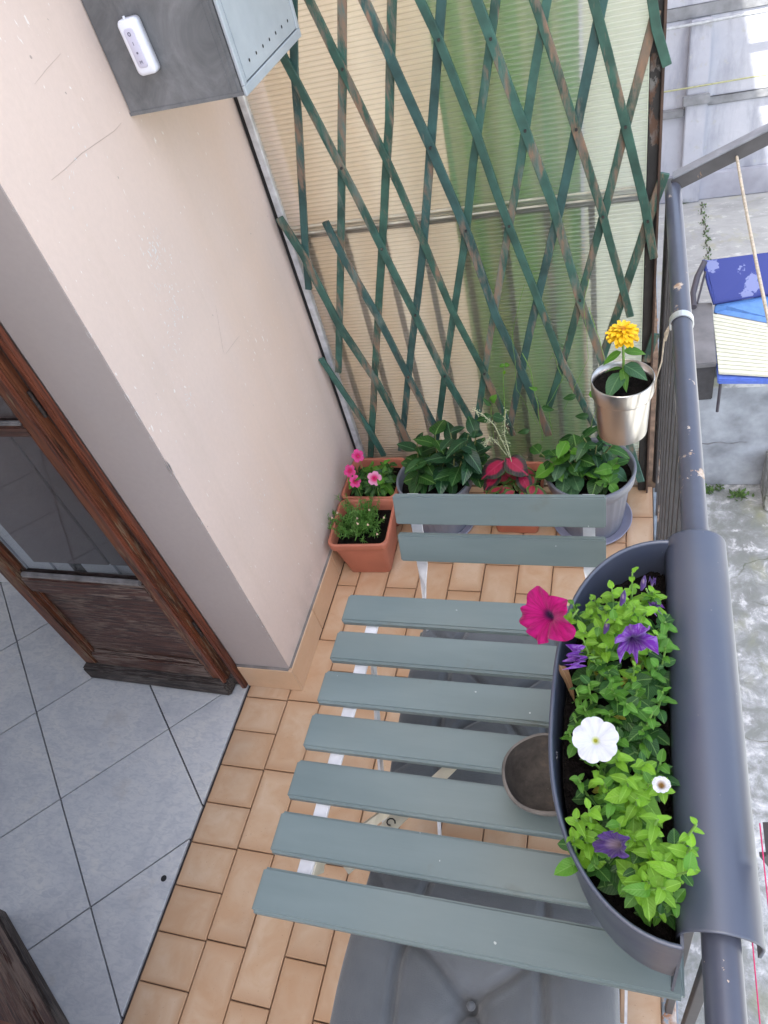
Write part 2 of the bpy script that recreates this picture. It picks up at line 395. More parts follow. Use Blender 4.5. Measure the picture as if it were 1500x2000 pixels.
def m_petal(name, outer, throat, rt=.12, vein=None, veinamt=.5, tr=.3, rough=.6, eye=None, re=.05):
    a = NT(name); g = a.sep(a.tc.outputs['Generated'])
    x = a.math('SUBTRACT', g[0], .5); y = a.math('SUBTRACT', g[1], .5)
    r = a.math('SQRT', a.math('ADD', a.math('MULTIPLY', x, x), a.math('MULTIPLY', y, y)))
    th = a.math('ARCTAN2', y, x)
    cmb = a.n('ShaderNodeCombineXYZ'); a.l(a.math('SINE', th), cmb.inputs[0]); a.l(a.math('COSINE', th), cmb.inputs[1]); a.l(a.math('MULTIPLY', r, .6), cmb.inputs[2])
    vn = a.noise(cmb.outputs[0], 9, 4, .6)
    col = a.mix(a.ramp(vn, [(.45, 0), (.62, veinamt)]), outer, vein or tuple(x*.6 for x in outer))
    col = a.mix(a.ramp(r, [(rt*.6, 1), (rt*1.5, 0)]), col, throat)
    if eye: col = a.mix(a.ramp(r, [(re*.7, 1), (re*1.1, 0)]), col, eye)
    a.bump(vn, .4, .003)
    a.set(col, rough, spec=.2); a.b.inputs['Sheen Weight'].default_value = .2
    tl = a.n('ShaderNodeBsdfTranslucent'); a.l(col, tl.inputs[0])
    mx = a.n('ShaderNodeMixShader'); mx.inputs[0].default_value = tr
    a.l(a.b.outputs[0], mx.inputs[1]); a.l(tl.outputs[0], mx.inputs[2]); a.l(mx.outputs[0], a.out.inputs[0])
    return a.m
F_mag = m_petal('magenta_petal', (.45, .002, .145), (.05, .0, .05), .08, (.26, .001, .08), .75, eye=(.02, .0, .03), re=.04)
F_white = m_petal('white_petal', (.78, .79, .84), (.62, .66, .25), .075, (.62, .63, .72), .35, eye=(.35, .36, .02), re=.045)
F_purp = m_petal('violet_petal', (.17, .022, .36), (.05, .01, .13), .2, (.42, .28, .62), .55)
F_dviol = m_petal('dark_violet_petal', (.07, .03, .16), (.3, .22, .3), .15, (.15, .09, .25), .5)
F_vinca = m_petal('pink_petal', (.80, .32, .50), (.72, .015, .16), .24, (.85, .45, .6), .3, eye=(.6, .0, .08), re=.08)
F_vinca2 = m_petal('deep_pink_petal', (.76, .06, .27), (.65, .01, .12), .2, (.85, .3, .5), .3)
M_zin = simple('golden_petal', (.86, .52, .008), .55, var=.25, sc=60, bump=.2)
M_zinc = simple('zinnia_centre', (.55, .22, .01), .7, var=.3, sc=200, bump=.4)

# court materials
a = NT('weathered_whitewash'); c = a.coord(); cz = a.coord(scale=(1, 1, .28))
col = a.ramp(a.noise(c, .9, 5, .6), [(.3, (.34, .36, .42)), (.7, (.46, .475, .52))])
col = a.mix(a.ramp(a.noise(cz, 3.2, 6, .65), [(.47, 0), (.70, .8)]), col, (.20, .215, .26))
col = a.mix(a.ramp(a.noise(c, 14, 5), [(.62, 0), (.68, .7)]), col, (.36, .37, .37))
a.bump(a.noise(c, 12, 6), .4, .02)
M_court = a.set(col, .9, spec=.2)
M_courtd = simple('stained_render', (.20, .21, .225), .9, var=.35, sc=5, bump=.4, bd=.01)
a = NT('weathered_concrete'); c = a.coord()
n1 = a.noise(c, 1.4, 8, .68, .5); n2 = a.noise(c, 6, 8, .7, .4)
col = a.ramp(n1, [(.3, (.18, .19, .185)), (.47, (.29, .305, .31)), (.6, (.44, .46, .48)), (.78, (.58, .59, .60))])
col = a.mix(a.ramp(n2, [(.42, .75), (.55, 0)]), col, (.17, .185, .17))
col = a.mix(a.ramp(n2, [(.55, 0), (.66, .9)]), col, (.60, .61, .62))
col = a.mix(a.ramp(a.noise(a.coord(scale=(1, .6, 1)), 2.1, 6), [(.56, 0), (.7, .6)]), col, (.25, .26, .14))
wn_ = a.n('ShaderNodeTexNoise'); wn_.inputs['Scale'].default_value = 2.6; wn_.inputs['Detail'].default_value = 6; a.l(c, wn_.inputs['Vector'])
wc = a.mix(.55, c, wn_.outputs['Color'], 'ADD')
cr = a.vor(wc, .8, 'DISTANCE_TO_EDGE')
ckm = a.math('MULTIPLY', a.ramp(cr, [(.004, .8), (.011, 0)]), a.ramp(a.noise(c, 1.7, 3), [(.42, 0), (.6, 1)]))
col = a.mix(ckm, col, (.10, .11, .075))
a.bump(a.math('ADD', n2, a.math('MULTIPLY', cr, .5)), .5, .03)
M_conc = a.set(col, .9, spec=.2)
a = NT('terrace_concrete'); c = a.coord(scale=(.55, 1, 1)); c2 = a.coord()
n1 = a.noise(c, 2.0, 8, .7, .5); n2 = a.noise(c, 9, 8, .7)
col = a.ramp(n1, [(.3, (.22, .23, .23)), (.5, (.31, .32, .32)), (.7, (.37, .38, .37))])
col = a.mix(a.ramp(n2, [(.56, 0), (.66, .75)]), col, (.50, .51, .50))
col = a.mix(a.ramp(a.noise(c2, 3.1, 4), [(.55, 0), (.7, .55)]), col, (.30, .30, .18))
a.bump(n2, .4, .02)
M_terr = a.set(col, .9, spec=.2)
M_retain = simple('retaining_render', (.30, .325, .355), .9, var=.35, sc=4, bump=.4, bd=.01)
M_pipe = simple('yellow_gas_pipe', (.30, .31, .17), .6, var=.2)
M_pipew = simple('pale_pipe', (.33, .35, .37), .5, var=.2)
M_moss = simple('weed_green', (.07, .14, .03), .8, var=.4, sc=20)
M_ext = simple('neighbour_render', (.55, .50, .44), .9, var=.1, sc=3)

# ------------------------------------------------------------------ SETTING: balcony floor
WX = -.868           # wall face
TX = -1.027          # threshold line
BX = .073            # outer edge of the tiles
YP = 1.70            # translucent panel
b = MB(); b.box(TX, .10, -1.6, 3.4, -.16, -.008)
bf = solo('balcony_floor', b, M_grout_b, kind='structure', origin=(TX, -1.6, -.16))
def tile_mesh(wd, ln, th=.010, bev=.0016):
    t = MB(); t.box(-wd/2, wd/2, -ln/2, ln/2, -th, 0); return t.mesh('tile', M_tile, bev=bev)
cache = {}
def put_tile(x0, x1, y0, y1, parent, g=.0027):
    key = (round(x1-x0, 3), round(y1-y0, 3))
    if key not in cache: cache[key] = tile_mesh(key[0]-g, key[1]-g)
    o = link('tile', cache[key], Vector(((x0+x1)/2, (y0+y1)/2, random.uniform(-.0006, .0006))) - Vector(parent.location), parent)
    o.rotation_euler = (random.uniform(-.003, .003), random.uniform(-.003, .003), random.choice((0, pi)) + random.uniform(-.004, .004))
y = .157 - .1008*9
while y < .90:                                             # header course along the threshold
    put_tile(TX+.004, -.895, y, min(y+.1008, .9055), bf); y += .1008
xs = [-.895, -.795, -.700, -.602, -.505, -.405, -.305, -.205, -.105, -.003, BX]
for k in range(10):
    y = (.262 if k % 2 == 0 else .163) - .2012*6
    while y < YP:
        y0, y1 = y, min(y+.2012, YP)
        if k == 0 and y1 > .915:
            if y0 < .88: put_tile(-.895, -.795, y0, y1, bf)
            else: put_tile(-.859, -.795, y0, y1, bf)
        elif y1-y0 > .02: put_tile(xs[k], xs[k+1], y0, y1, bf)
        y += .2012
b = MB()
b.box(BX+.001, .100, -1.6, YP, -.17, -.004)
o = part('edge_strip', b, M_curb, bf, bev=.002)

# ------------------------------------------------------------------ room floor
b = MB(); b.box(-4.6, TX-.001, -2.4, 1.30, -.16, -.008)
rf = solo('room_floor', b, M_grout_d, kind='structure', origin=(-4.6, -2.4, -.16))
def clip(poly, f):
    out = []
    for i in range(len(poly)):
        p, q = poly[i], poly[(i+1) % len(poly)]; fp, fq = f(p), f(q)
        if fp >= 0: out.append(p)
        if (fp >= 0) != (fq >= 0):
            t = fp/(fp-fq); out.append((p[0]+(q[0]-p[0])*t, p[1]+(q[1]-p[1])*t))
    return out
A = Vector((-1.456, .508)); u1 = Vector((.2335, -.2335)); u2 = Vector((.2335, .2335))
for i in range(-9, 9):
    for j in range(-9, 9):
        c0 = A + u1*i + u2*j; cen = c0 + (u1+u2)/2; g = .9885
        poly = [tuple(cen + (q-cen)*g) for q in (c0, c0+u1, c0+u1+u2, c0+u2)]
        poly = clip(poly, lambda p: (TX-.004)-p[0]); poly = clip(poly, lambda p: 1.215-p[1]) if poly else poly
        poly = clip(poly, lambda p: p[0]+3.4) if poly else poly; poly = clip(poly, lambda p: p[1]+1.3) if poly else poly
        if len(poly) < 3: continue
        # leave a notch for the facade wall behind the frame
        t = MB(); t.prism(poly, -.010, 0); o3 = (cen.x, cen.y, 0)
        part_o = link('tile', t.mesh('tile', M_rtile, o3, bev=.001), Vector(o3)-Vector(rf.location), rf)
# small drilled hole near the threshold
b = MB(); b.disc((-1.058, .366, .0012), .0075, 20)
part('drill_hole', b, M_black, rf)

# ------------------------------------------------------------------ balcony wall (building facade)
bw = thing('facade_wall', (WX, .908, 0), 'peach plastered balcony wall with chipped flecks beside the brown door', 'wall')
b = MB(); b.box(-1.03, WX, .908, 3.4, -.16, 6.4)
part('plaster', b, M_wall, bw, bev=.0025)
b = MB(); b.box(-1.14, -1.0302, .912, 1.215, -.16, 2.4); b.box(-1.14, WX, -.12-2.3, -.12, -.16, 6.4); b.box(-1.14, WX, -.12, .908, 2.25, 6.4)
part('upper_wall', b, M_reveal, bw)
# reveal skin: darker greyish tone on the return beside the door
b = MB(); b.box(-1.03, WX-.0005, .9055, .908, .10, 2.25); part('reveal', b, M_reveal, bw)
# chipped plaster along the corner edge
ch = MB()
for k in range(60):
    z = random.uniform(.12, 1.6); s_ = random.uniform(.002, .007); l = s_*random.uniform(.8, 3.4)
    if random.random() < .15: s_ *= 1.6; l *= 1.8
    n = 6; pr = [(random.uniform(.6, 1)*cos(2*pi*i/n), random.uniform(.6, 1)*sin(2*pi*i/n)) for i in range(n)]
    cx_ = WX - random.choice((0, 0, .002))
    ch.add([(WX+.0004, .9055+abs(px_)*s_*.7+.0001, z+py_*l) for px_, py_ in pr], [tuple(range(n))])
    ch.add([(cx_-abs(px_)*s_*.5, .9051, z+py_*l) for px_, py_ in pr], [tuple(range(n-1, -1, -1))])
part('plaster_chips', ch, simple('bare_plaster', (.72, .74, .74), .9), bw, fix=False)['kind'] = 'stuff'
def atx(px, py, x):
    d = ray(px, py); return Vector((0, 0, CAMZ)) + d*(x/d.x)
for pts in ([(238, 240), (222, 255), (188, 282), (160, 302), (128, 330), (100, 352)], [(118, 105), (92, 135), (68, 165)], [(468, 655), (455, 668), (441, 690)], [(420, 598), (435, 690)]):
    P = [atx(px_+random.uniform(-2, 2), py_+random.uniform(-2, 2), WX+.0003) for px_, py_ in pts]; t = MB(); t.strip(P, [.0002]+[.0006]*(len(P)-2)+[.0002], .0004, (1, 0, 0)); part('hairline_crack', t, simple('crack_shade', (.44, .35, .30), .95), bw, fix=False)
fl_ = MB()
for (px_, py_, rx_, ry_, n_) in ((300, 490, 20, 40, 60), (320, 540, 22, 60, 40), (345, 600, 14, 40, 26), (340, 650, 18, 50, 26), (330, 760, 30, 60, 14), (150, 300, 40, 110, 18), (365, 780, 8, 20, 14), (515, 950, 10, 24, 12), (350, 700, 60, 120, 12), (250, 420, 90, 160, 10), (640, 920, 10, 30, 5)):
    for k in range(n_):
        p = atx(random.gauss(px_, rx_*.6), random.gauss(py_, ry_*.6), WX+.0004)
        if p.y < .93 or p.y > 1.6 or p.z < .12: continue
        L_ = random.uniform(.0010, .0042)*random.choice((1, 1, 1.5)); W_ = random.uniform(.0004, .0011); a_ = random.gauss(.25, .5); dy_, dz_ = sin(a_), cos(a_)
        fl_.add([(p.x, p.y-dy_*L_, p.z-dz_*L_), (p.x, p.y+dz_*W_, p.z-dy_*W_), (p.x, p.y+dy_*L_, p.z+dz_*L_), (p.x, p.y-dz_*W_, p.z+dy_*W_)], [(0, 1, 2, 3)])
part('limewash_flecks', fl_, bpy.data.materials['bare_plaster'], bw, fix=False)['kind'] = 'stuff'
# skirting tiles
y = .9035
while y < YP-.002:
    y1 = min(y+.2, YP-.002); t = MB(); t.box(WX+.0004, WX+.009, y+.0015, y1-.001, .001, .100)
    part('skirting_tile', t, M_skirt, bw, bev=.001); y = y1
t = MB(); t.box(-1.026, WX+.009, .896, .9048, .001, .100); part('skirting_tile', t, M_skirt, bw, bev=.001)
t = MB(); t.box(-1.026, WX-.001, .8985, .9052, .1005, .1045); t.box(WX, WX+.006, .908, YP-.003, .1005, .1035); part('grout_line', t, simple('grey_grout', (.20, .18, .165), .9, var=.3), bw)

# ------------------------------------------------------------------ room shell
rm = thing('room_walls', (-2.8, 1.22, 0), 'white painted room walls seen past the open glazed door', 'wall')
b = MB(); b.box(-4.6, -1.14, 1.22, 1.34, -.16, 2.7); part('back_wall', b, M_white, rm)
b = MB(); b.box(-4.7, -4.6, -2.4, 1.34, -.16, .7); b.box(-4.7, -4.6, -2.4, 1.34, 2.5, 2.7); b.box(-4.7, -4.6, -2.4, -2.2, .7, 2.5); b.box(-4.7, -4.6, -.75, -.55, .7, 2.5); b.box(-4.7, -4.6, 1.1, 1.34, .7, 2.5); b.box(-4.6, -1.14, -2.5, -2.4, -.16, 2.7); part('side_wall', b, M_white, rm)  # unseen window openings added in the far side wall to brighten the room floor
b = MB(); b.box(-4.7, -1.14, -2.5, 1.34, 2.7, 2.8); part('ceiling', b, M_white, rm)
for xg in (-1.46, -1.60, -1.86, -1.98):
    b = MB(); b.box(xg-.004, xg+.004, 1.2165, 1.2195, .0, 2.2); part('wall_batten', b, simple('grey_joint', (.3, .32, .35), .7), rm)
b = MB(); b.box(-4.59, -1.142, 1.2085, 1.2162, .001, .075); part('skirting_board', b, M_white, rm, bev=.001)
# cabinet added to give the brown tone in the door glass
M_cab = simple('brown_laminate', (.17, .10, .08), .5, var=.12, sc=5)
wd = thing('added_cabinet', (-1.30, 1.14, 0), 'added dark brown cabinet shape giving the brown tone in the door glass', 'cabinet')
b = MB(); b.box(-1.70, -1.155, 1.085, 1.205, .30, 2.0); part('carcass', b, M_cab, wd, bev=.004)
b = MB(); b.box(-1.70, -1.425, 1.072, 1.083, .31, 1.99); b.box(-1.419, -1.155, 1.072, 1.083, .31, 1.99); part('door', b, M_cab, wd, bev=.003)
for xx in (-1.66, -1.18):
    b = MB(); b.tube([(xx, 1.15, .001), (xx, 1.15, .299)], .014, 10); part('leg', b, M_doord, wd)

# ------------------------------------------------------------------ door frame and leaves
df = thing('door_frame', (TX-.03, .89, 0), 'red brown wooden door frame against the greyish wall return', 'door frame')
def vbox(root, name, x0, x1, y0, y1, z0, z1, mat, bev=.003, seg=2):
    t = MB(); t.box(x0, x1, y0, y1, z0, z1); return part(name, t, mat, root, bev=bev, seg=seg)
vbox(df, 'jamb', -1.046, -1.0302, .885, .9052, .0, 2.2, M_jamb)
vbox(df, 'rebate', -1.076, -1.048, .896, .9052, .0, 2.2, M_doord, .002)  # dark wood colour stands in for the shadow gap beside the leaf
vbox(df, 'rebate', -1.092, -1.078, .899, .9052, .0, 2.2, M_doord, .001)
vbox(df, 'rebate', -1.10, -1.0925, .896, .9115, .0, 2.2, M_doord, .001)
vbox(df, 'jamb', -1.076, -1.0302, -.115, -.085, .0, 2.2, M_jamb)
vbox(df, 'head', -1.09, -1.0302, -.115, .9052, 2.2, 2.248, M_jamb)
def make_leaf(name, label, loc, rz, wleaf=.50):
    """local: hinge at x=0, leaf extends to -x, outside face y=0, thickness to +y"""
    r = thing(name, loc, label, 'door'); r.rotation_euler = (0, 0, rz)
    def bx(nm, x0, x1, y0, y1, z0, z1, mat, bev=.004, par=r):
        t = MB(); t.box(x0, x1, y0, y1, z0, z1); return link(nm, t.mesh(nm, mat, bev=bev, seg=2), (0, 0, 0), par)
    W = wleaf; st = .052
    bx('stile', -st, 0, 0, .04, .062, 2.15, M_doorv); bx('stile', -W, -W+st-.006, 0, .04, .062, 2.15, M_doorv)
    bx('moulding', -st-.012, -st-.0005, .006, .03, .5, 2.02, M_doorv, .005); bx('moulding', -W+st-.005, -W+st+.008, .006, .03, .5, 2.02, M_doorv, .005)
    bx('outer_bead', -.0150, -.001, -.012, -.0005, .062, 2.15, M_jamb, .004)
    bx('rail', -W+st, -st-.0005, .001, .039, .062, .118, M_doorh); bx('rail', -W+st, -st-.0005, .001, .039, .425, .485, M_doorh)
    bx('rail', -W+st, -st-.0005, .001, .039, 2.03, 2.15, M_doorh)
    bx('panel', -W+st, -st-.0005, .017, .028, .1185, .4245, M_doorh, .001)
    bx('panel_bead', -W+st+.014, -st-.014, .008, .0165, .1185, .130, M_doorh, .003); bx('panel_bead', -W+st+.014, -st-.014, .008, .0165, .413, .4245, M_doorh, .003)
    bx('panel_bead', -W+st, -W+st+.0135, .008, .0165, .1185, .4245, M_doorv, .003); bx('panel_bead', -st-.0135, -st-.001, .008, .0165, .1185, .4245, M_doorv, .003)
    bx('drip_rail', -W-.004, -.004, -.020, .044, .004, .0615, M_doord, .006)
    bx('glazing_bead', -W+st+.009, -st-.0125, .003, .016, .4855, .499, M_putty, .003)
    bx('muntin', -W+st+.001, -st-.0005, .004, .036, .972, 1.0, M_doorh, .004); bx('glazing_bead', -W+st+.009, -st-.0125, .0055, .016, 1.0005, 1.010, M_putty, .003)
    bx('muntin', -W+st+.001, -st-.0005, .004, .036, 1.50, 1.528, M_doorh, .004)
    for z0, z1 in ((.486, .9715), (1.0005, 1.4995), (1.5285, 2.029)):
        bx('pane', -W+st+.0005, -st-.001, .018, .022, z0, z1, M_glass, 0)
    for z in (.3, 1.05, 1.8):
        t = MB(); t.tube([(.006, .012, z-.03), (.006, .012, z+.03)], .004, 10); link('hinge', t.mesh('hinge', M_doord), (0, 0, 0), r)
    return r
a = NT('window_glass'); M_glass = a.set((.93, .95, .96), .01); a.b.inputs['Transmission Weight'].default_value = 1; a.b.inputs['IOR'].default_value = 1.45
# thin-pane look without dark caustic shadow: glossy + tinted transparency
a.t.nodes.remove(a.b)
gl = a.n('ShaderNodeBsdfGlossy'); gl.inputs['Roughness'].default_value = .02; tp = a.n('ShaderNodeBsdfTransparent'); tp.inputs[0].default_value = (.80, .82, .84, 1)
fr = a.n('ShaderNodeLayerWeight'); fr.inputs[0].default_value = .5; mx = a.n('ShaderNodeMixShader')
fm = a.math('MULTIPLY_ADD', a.math('POWER', fr.outputs[1], 4.0), .9, .05)
a.l(fm, mx.inputs[0]); a.l(tp.outputs[0], mx.inputs[1]); a.l(gl.outputs[0], mx.inputs[2]); a.l(mx.outputs[0], a.out.inputs[0])
make_leaf('glazed_door', 'weathered brown glazed door leaf standing open beside the peach wall', (-1.060, .875, 0), radians(-1.5), .497)
d2 = Vector((-1.418+1.211, .158-.037)).normalized()
make_leaf('glazed_door', 'dark brown door leaf folded into the room at the bottom left', (-1.075, -.052+.012, 0), atan2(-d2.y, -d2.x)+0, .45)

# ------------------------------------------------------------------ corner trim, divider panel
def solo_box(name, x0, x1, y0, y1, z0, z1, mat, label, cat, bev=.002):
    t = MB(); t.box(x0, x1, y0, y1, z0, z1); return solo(name, t, mat, label, cat, origin=((x0+x1)/2, (y0+y1)/2, z0), bev=bev)
solo_box('aluminium_strip', WX+.013, WX+.031, YP-.012, YP+.012, .001, 2.0, M_alu, 'pale aluminium edging strip standing in the wall corner', 'strip')
solo_box('dark_gap_strip', WX+.001, WX+.0125, YP-.006, YP+.008, .001, 2.0, M_black, 'black strip standing in for the dark gap between plaster wall and aluminium strip', 'gap')  # black colour put in for the shade inside the corner gap
pr_ = thing('divider_post', (.045, YP, 0), 'dark rusty post closing the divider beside the railing', 'post')
vbox(pr_, 'post', .030, .052, YP-.018, YP+.02, 0, 2.05, M_rust, .002); vbox(pr_, 'flange', .0525, .058, YP-.03, YP+.02, 0, 2.05, simple('rusty_iron', (.07, .04, .028), .7, var=.4), .001)

# ribbed translucent sheet
a = NT('ribbed_translucent_sheet')
z = a.sep(a.tc.outputs['Object'])[2]
ph = a.math('FRACT', a.math('MULTIPLY', z, 100/1.05))
line = a.ramp(ph, [(.0, 1), (.16, .0), (.9, 0), (1, 1)])
age = a.noise(a.coord(scale=(1, 1, .5)), 5, 5)
tint = a.ramp(age, [(.3, (.95, .92, .83)), (.7, (.99, .975, .93))])
tint = a.mix(a.math('MULTIPLY', line, .5), tint, (.42, .42, .36))
tl = a.n('ShaderNodeBsdfTranslucent'); a.l(tint, tl.inputs[0])
rfr = a.n('ShaderNodeBsdfRefraction'); a.l(tint, rfr.inputs[0]); rfr.inputs['Roughness'].default_value = .27; rfr.inputs['IOR'].default_value = 1.12
gls = a.n('ShaderNodeBsdfGlossy'); gls.inputs['Roughness'].default_value = .3; gls.inputs[0].default_value = (.9, .9, .9, 1)
m1 = a.n('ShaderNodeMixShader'); m1.inputs[0].default_value = .66; a.l(tl.outputs[0], m1.inputs[1]); a.l(rfr.outputs[0], m1.inputs[2])
m2 = a.n('ShaderNodeMixShader'); m2.inputs[0].default_value = .06; a.l(m1.outputs[0], m2.inputs[1]); a.l(gls.outputs[0], m2.inputs[2]); a.l(m2.outputs[0], a.out.inputs[0])
a.t.nodes.remove(a.b); M_sheet = a.m
dv = thing('translucent_screen', (-.4, YP, 0), 'ribbed cream translucent divider sheet behind the green lattice', 'panel')
for (z0, z1, dy) in ((.003, .952, .004), (.938, 2.0, 0)):
    t = MB(); V = []; F = []; n = int((z1-z0)/.0105)*4; 
    for i in range(n+1):
        zz = z0 + i*.0105/4; yy = YP + dy - .0016*(1 if i % 4 in (1, 2) else 0)
        V += [(WX+.0315, yy, zz), (.0285, yy, zz)]
    F = [(2*i, 2*i+1, 2*i+3, 2*i+2) for i in range(n)]
    t.add(V, F, False); part('ribbed_sheet', t, M_sheet, dv, fix=False)
t = MB(); t.box(WX+.0315, .0285, YP-.006, YP-.0025, .934, .9375); t.box(WX+.0315, .0285, YP-.0075, YP-.004, .953, .956); part('joint_strip', t, M_cream, dv)
# neighbour's side
nb = thing('neighbour_railing', (-.4, YP+.03, 0), 'thin dark bars standing just behind the translucent divider', 'railing')
k = 0; x = -.81
while x < 0:
    t = MB(); t.box(x-.007, x+.007, YP+.024, YP+.036, .001, .91); part('bar', t, M_bal, nb); x += .103
t = MB(); t.box(WX+.03, .02, YP+.02, YP+.04, .911, .931); part('top_bar', t, M_bal, nb)
def cloth(name, x0, x1, y0, z0, z1, amp, wl, mat, label, cat, seed=0):
    t = MB(); nx = 90; V = []; F = []; random.seed(seed); ph_ = random.uniform(0, 6)
    for j in range(9):
        zz = z1 + (z0-z1)*j/8
        for i in range(nx+1):
            x = x0 + (x1-x0)*i/nx
            V.append((x + .01*sin(j*.7), y0 + amp*(.5+.5*j/8)*(sin(x*wl+ph_)+.45*sin(x*wl*2.3+j*.25)), zz))
    for j in range(8):
        for i in range(nx): F.append((j*(nx+1)+i, j*(nx+1)+i+1, (j+1)*(nx+1)+i+1, (j+1)*(nx+1)+i))
    t.add(V, F, True); return solo(name, t, mat, label, cat, origin=((x0+x1)/2, y0, z0), fix=False)
def m_cloth(name, col, tr=.5):
    a = NT(name); c = a.coord(); cc = a.ramp(a.noise(c, 8, 3), [(.3, tuple(x*.9 for x in col)), (.7, col)])
    a.set(cc, .9, spec=.1); tl = a.n('ShaderNodeBsdfTranslucent'); a.l(cc, tl.inputs[0]); mx = a.n('ShaderNodeMixShader'); mx.inputs[0].default_value = tr
    a.l(a.b.outputs[0], mx.inputs[1]); a.l(tl.outputs[0], mx.inputs[2]); a.l(mx.outputs[0], a.out.inputs[0]); return a.m
def m_stripe():
    a = NT('green_striped_cloth'); x = a.n('ShaderNodeCombineXYZ'); a.l(a.sep(a.tc.outputs['Object'])[0], x.inputs[0])
    nn = a.noise(x.outputs[0], 17, 2, .5)
    cc = a.ramp(nn, [(.34, (.045, .24, .06)), (.45, (.15, .30, .10)), (.55, (.33, .37, .20)), (.62, (.12, .28, .10)), (.70, (.03, .26, .11))])
    a.set(cc, .9, spec=.1); tl = a.n('ShaderNodeBsdfTranslucent'); a.l(cc, tl.inputs[0]); mx = a.n('ShaderNodeMixShader'); mx.inputs[0].default_value = .5
    a.l(a.b.outputs[0], mx.inputs[1]); a.l(tl.outputs[0], mx.inputs[2]); a.l(mx.outputs[0], a.out.inputs[0]); return a.m
random.seed(3)
cloth('bright_strip_sheet', -.108, .05, YP+.15, .04, 2.2, .012, 30, m_cloth('bright_strip_white', (.62, .68, .54), .6), 'narrow off-white sheet added for the bright open strip next to the rusty post', 'curtain', 5)  # added sheet, its pale colour stands for the bright strip without cloth
cloth('cream_curtain', -.845, -.43, YP+.17, .04, 2.2, .045, 17, m_cloth('cream_cloth', (.90, .76, .56), .6), 'cream cloth hanging behind the left of the divider', 'curtain', 1)
cloth('green_curtain', -.425, -.115, YP+.11, .04, 2.2, .032, 36, m_stripe(), 'green cloth hanging in folds behind the divider', 'curtain', 2)
random.seed(11)

# ------------------------------------------------------------------ lattice
la = thing('garden_lattice', (-.4, YP-.03, 0), 'worn green diagonal wooden lattice fixed before the translucent divider', 'trellis')
FR = [  # front layer, leaning one way: image traces of each slat
 [(550,104),(690,372),(753,500),(810,613),(870,737),(938,850)],
 [(590,-28),(663,123),(753,307),(827,473),(883,607),(940,717),(1003,850)],
 [(700,-25),(747,77),(843,293),(917,467),(968,616),(1020,728),(1072,850)],
 [(808,-25),(857,77),(933,267),(972,384),(1016,496),(1096,704),(1160,830)],
 [(922,-25),(960,80),(1020,240),(1080,400),(1132,584),(1176,704),(1252,940)],
 [(1034,-28),(1075,95),(1124,248),(1176,416),(1220,576),(1231,618)],
 [(1152,-28),(1185,95),(1220,240),(1260,400),(1277,504)],
 [(1270,-28),(1282,55),(1303,128)],
 [(635,433),(663,490),(737,617),(803,747),(856,845)],
 [(545,425),(593,500),(663,637),(737,747),(797,862)],
 [(627,700),(660,750),(723,843),(750,890)]]
BK = [
 [(572,-20),(575,133),(582,233),(597,493),(603,565)],
 [(668,-25),(669,150),(667,340),(666,497),(661,727)],
 [(766,-25),(760,233),(747,470),(733,717),(722,925)],
 [(865,-25),(840,300),(827,483),(803,683),(783,880)],
 [(971,-25),(948,160),(924,320),(908,470),(880,650),(852,860)],
 [(1073,-25),(1040,160),(1016,320),(988,480),(960,640),(930,835)],
 [(1182,-25),(1160,80),(1120,280),(1092,410),(1040,624),(995,835)],
 [(1282,20),(1228,224),(1180,416),(1140,560),(1108,680),(1070,800)],
 [(1298,338),(1268,424),(1212,592),(1176,700)],
 [(1280,652),(1262,706)]]
lay = []
for L_, y0, sgn in ((FR, YP-.034, 0), (BK, YP-.024, 1)):
    for q in L_:
        lay.append((q, y0))
for i, (q, y0) in enumerate(lay):
    P = [aty(px, py, y0) for px, py in q]
    wd_ = random.uniform(.0172, .0208)
    # resample lightly and add thickness wobble
    t = MB(); pts = []; ws = []
    for a_, b_ in zip(P[:-1], P[1:]):
        nseg = max(1, int((b_-a_).length/.07))
        for s_ in range(nseg):
            pts.append(a_.lerp(b_, s_/nseg) + Vector((random.uniform(-.0006, .0006), random.uniform(-.0004, .0004), 0))); ws.append(wd_*random.uniform(.96, 1.04))
    pts.append(P[-1]); ws.append(wd_)
    t.strip(pts, ws, .0085, (0, -1, 0))
    part('slat', t, M_lat[3] if (sum(p_[0] for p_ in q)/len(q) > 1130 or i in (1, 13)) else M_lat[(i*7) % 3], la, bev=.0009)
# pins at a few crossings
def xing(A_, B_):
    for a0, a1 in zip(A_[:-1], A_[1:]):
        for b0, b1 in zip(B_[:-1], B_[1:]):
            d1 = (a1[0]-a0[0], a1[1]-a0[1]); d2_ = (b1[0]-b0[0], b1[1]-b0[1]); den = d1[0]*d2_[1]-d1[1]*d2_[0]
            if abs(den) < 1e-6: continue
            s_ = ((b0[0]-a0[0])*d2_[1]-(b0[1]-a0[1])*d2_[0])/den; u_ = ((b0[0]-a0[0])*d1[1]-(b0[1]-a0[1])*d1[0])/den
            if 0 <= s_ <= 1 and 0 <= u_ <= 1: return (a0[0]+d1[0]*s_, a0[1]+d1[1]*s_)
pin = MB(); pin.tube([(0, 0, 0), (0, -.004, 0)], .0032, 8); pin = pin.mesh('pin', M_rust)
for A_ in FR:
    for B_ in BK:
        c_ = xing(A_, B_)
        if c_ and random.random() < .6:
            p = aty(c_[0], c_[1], YP-.0385); link('pin', pin, p-Vector(la.location), la)

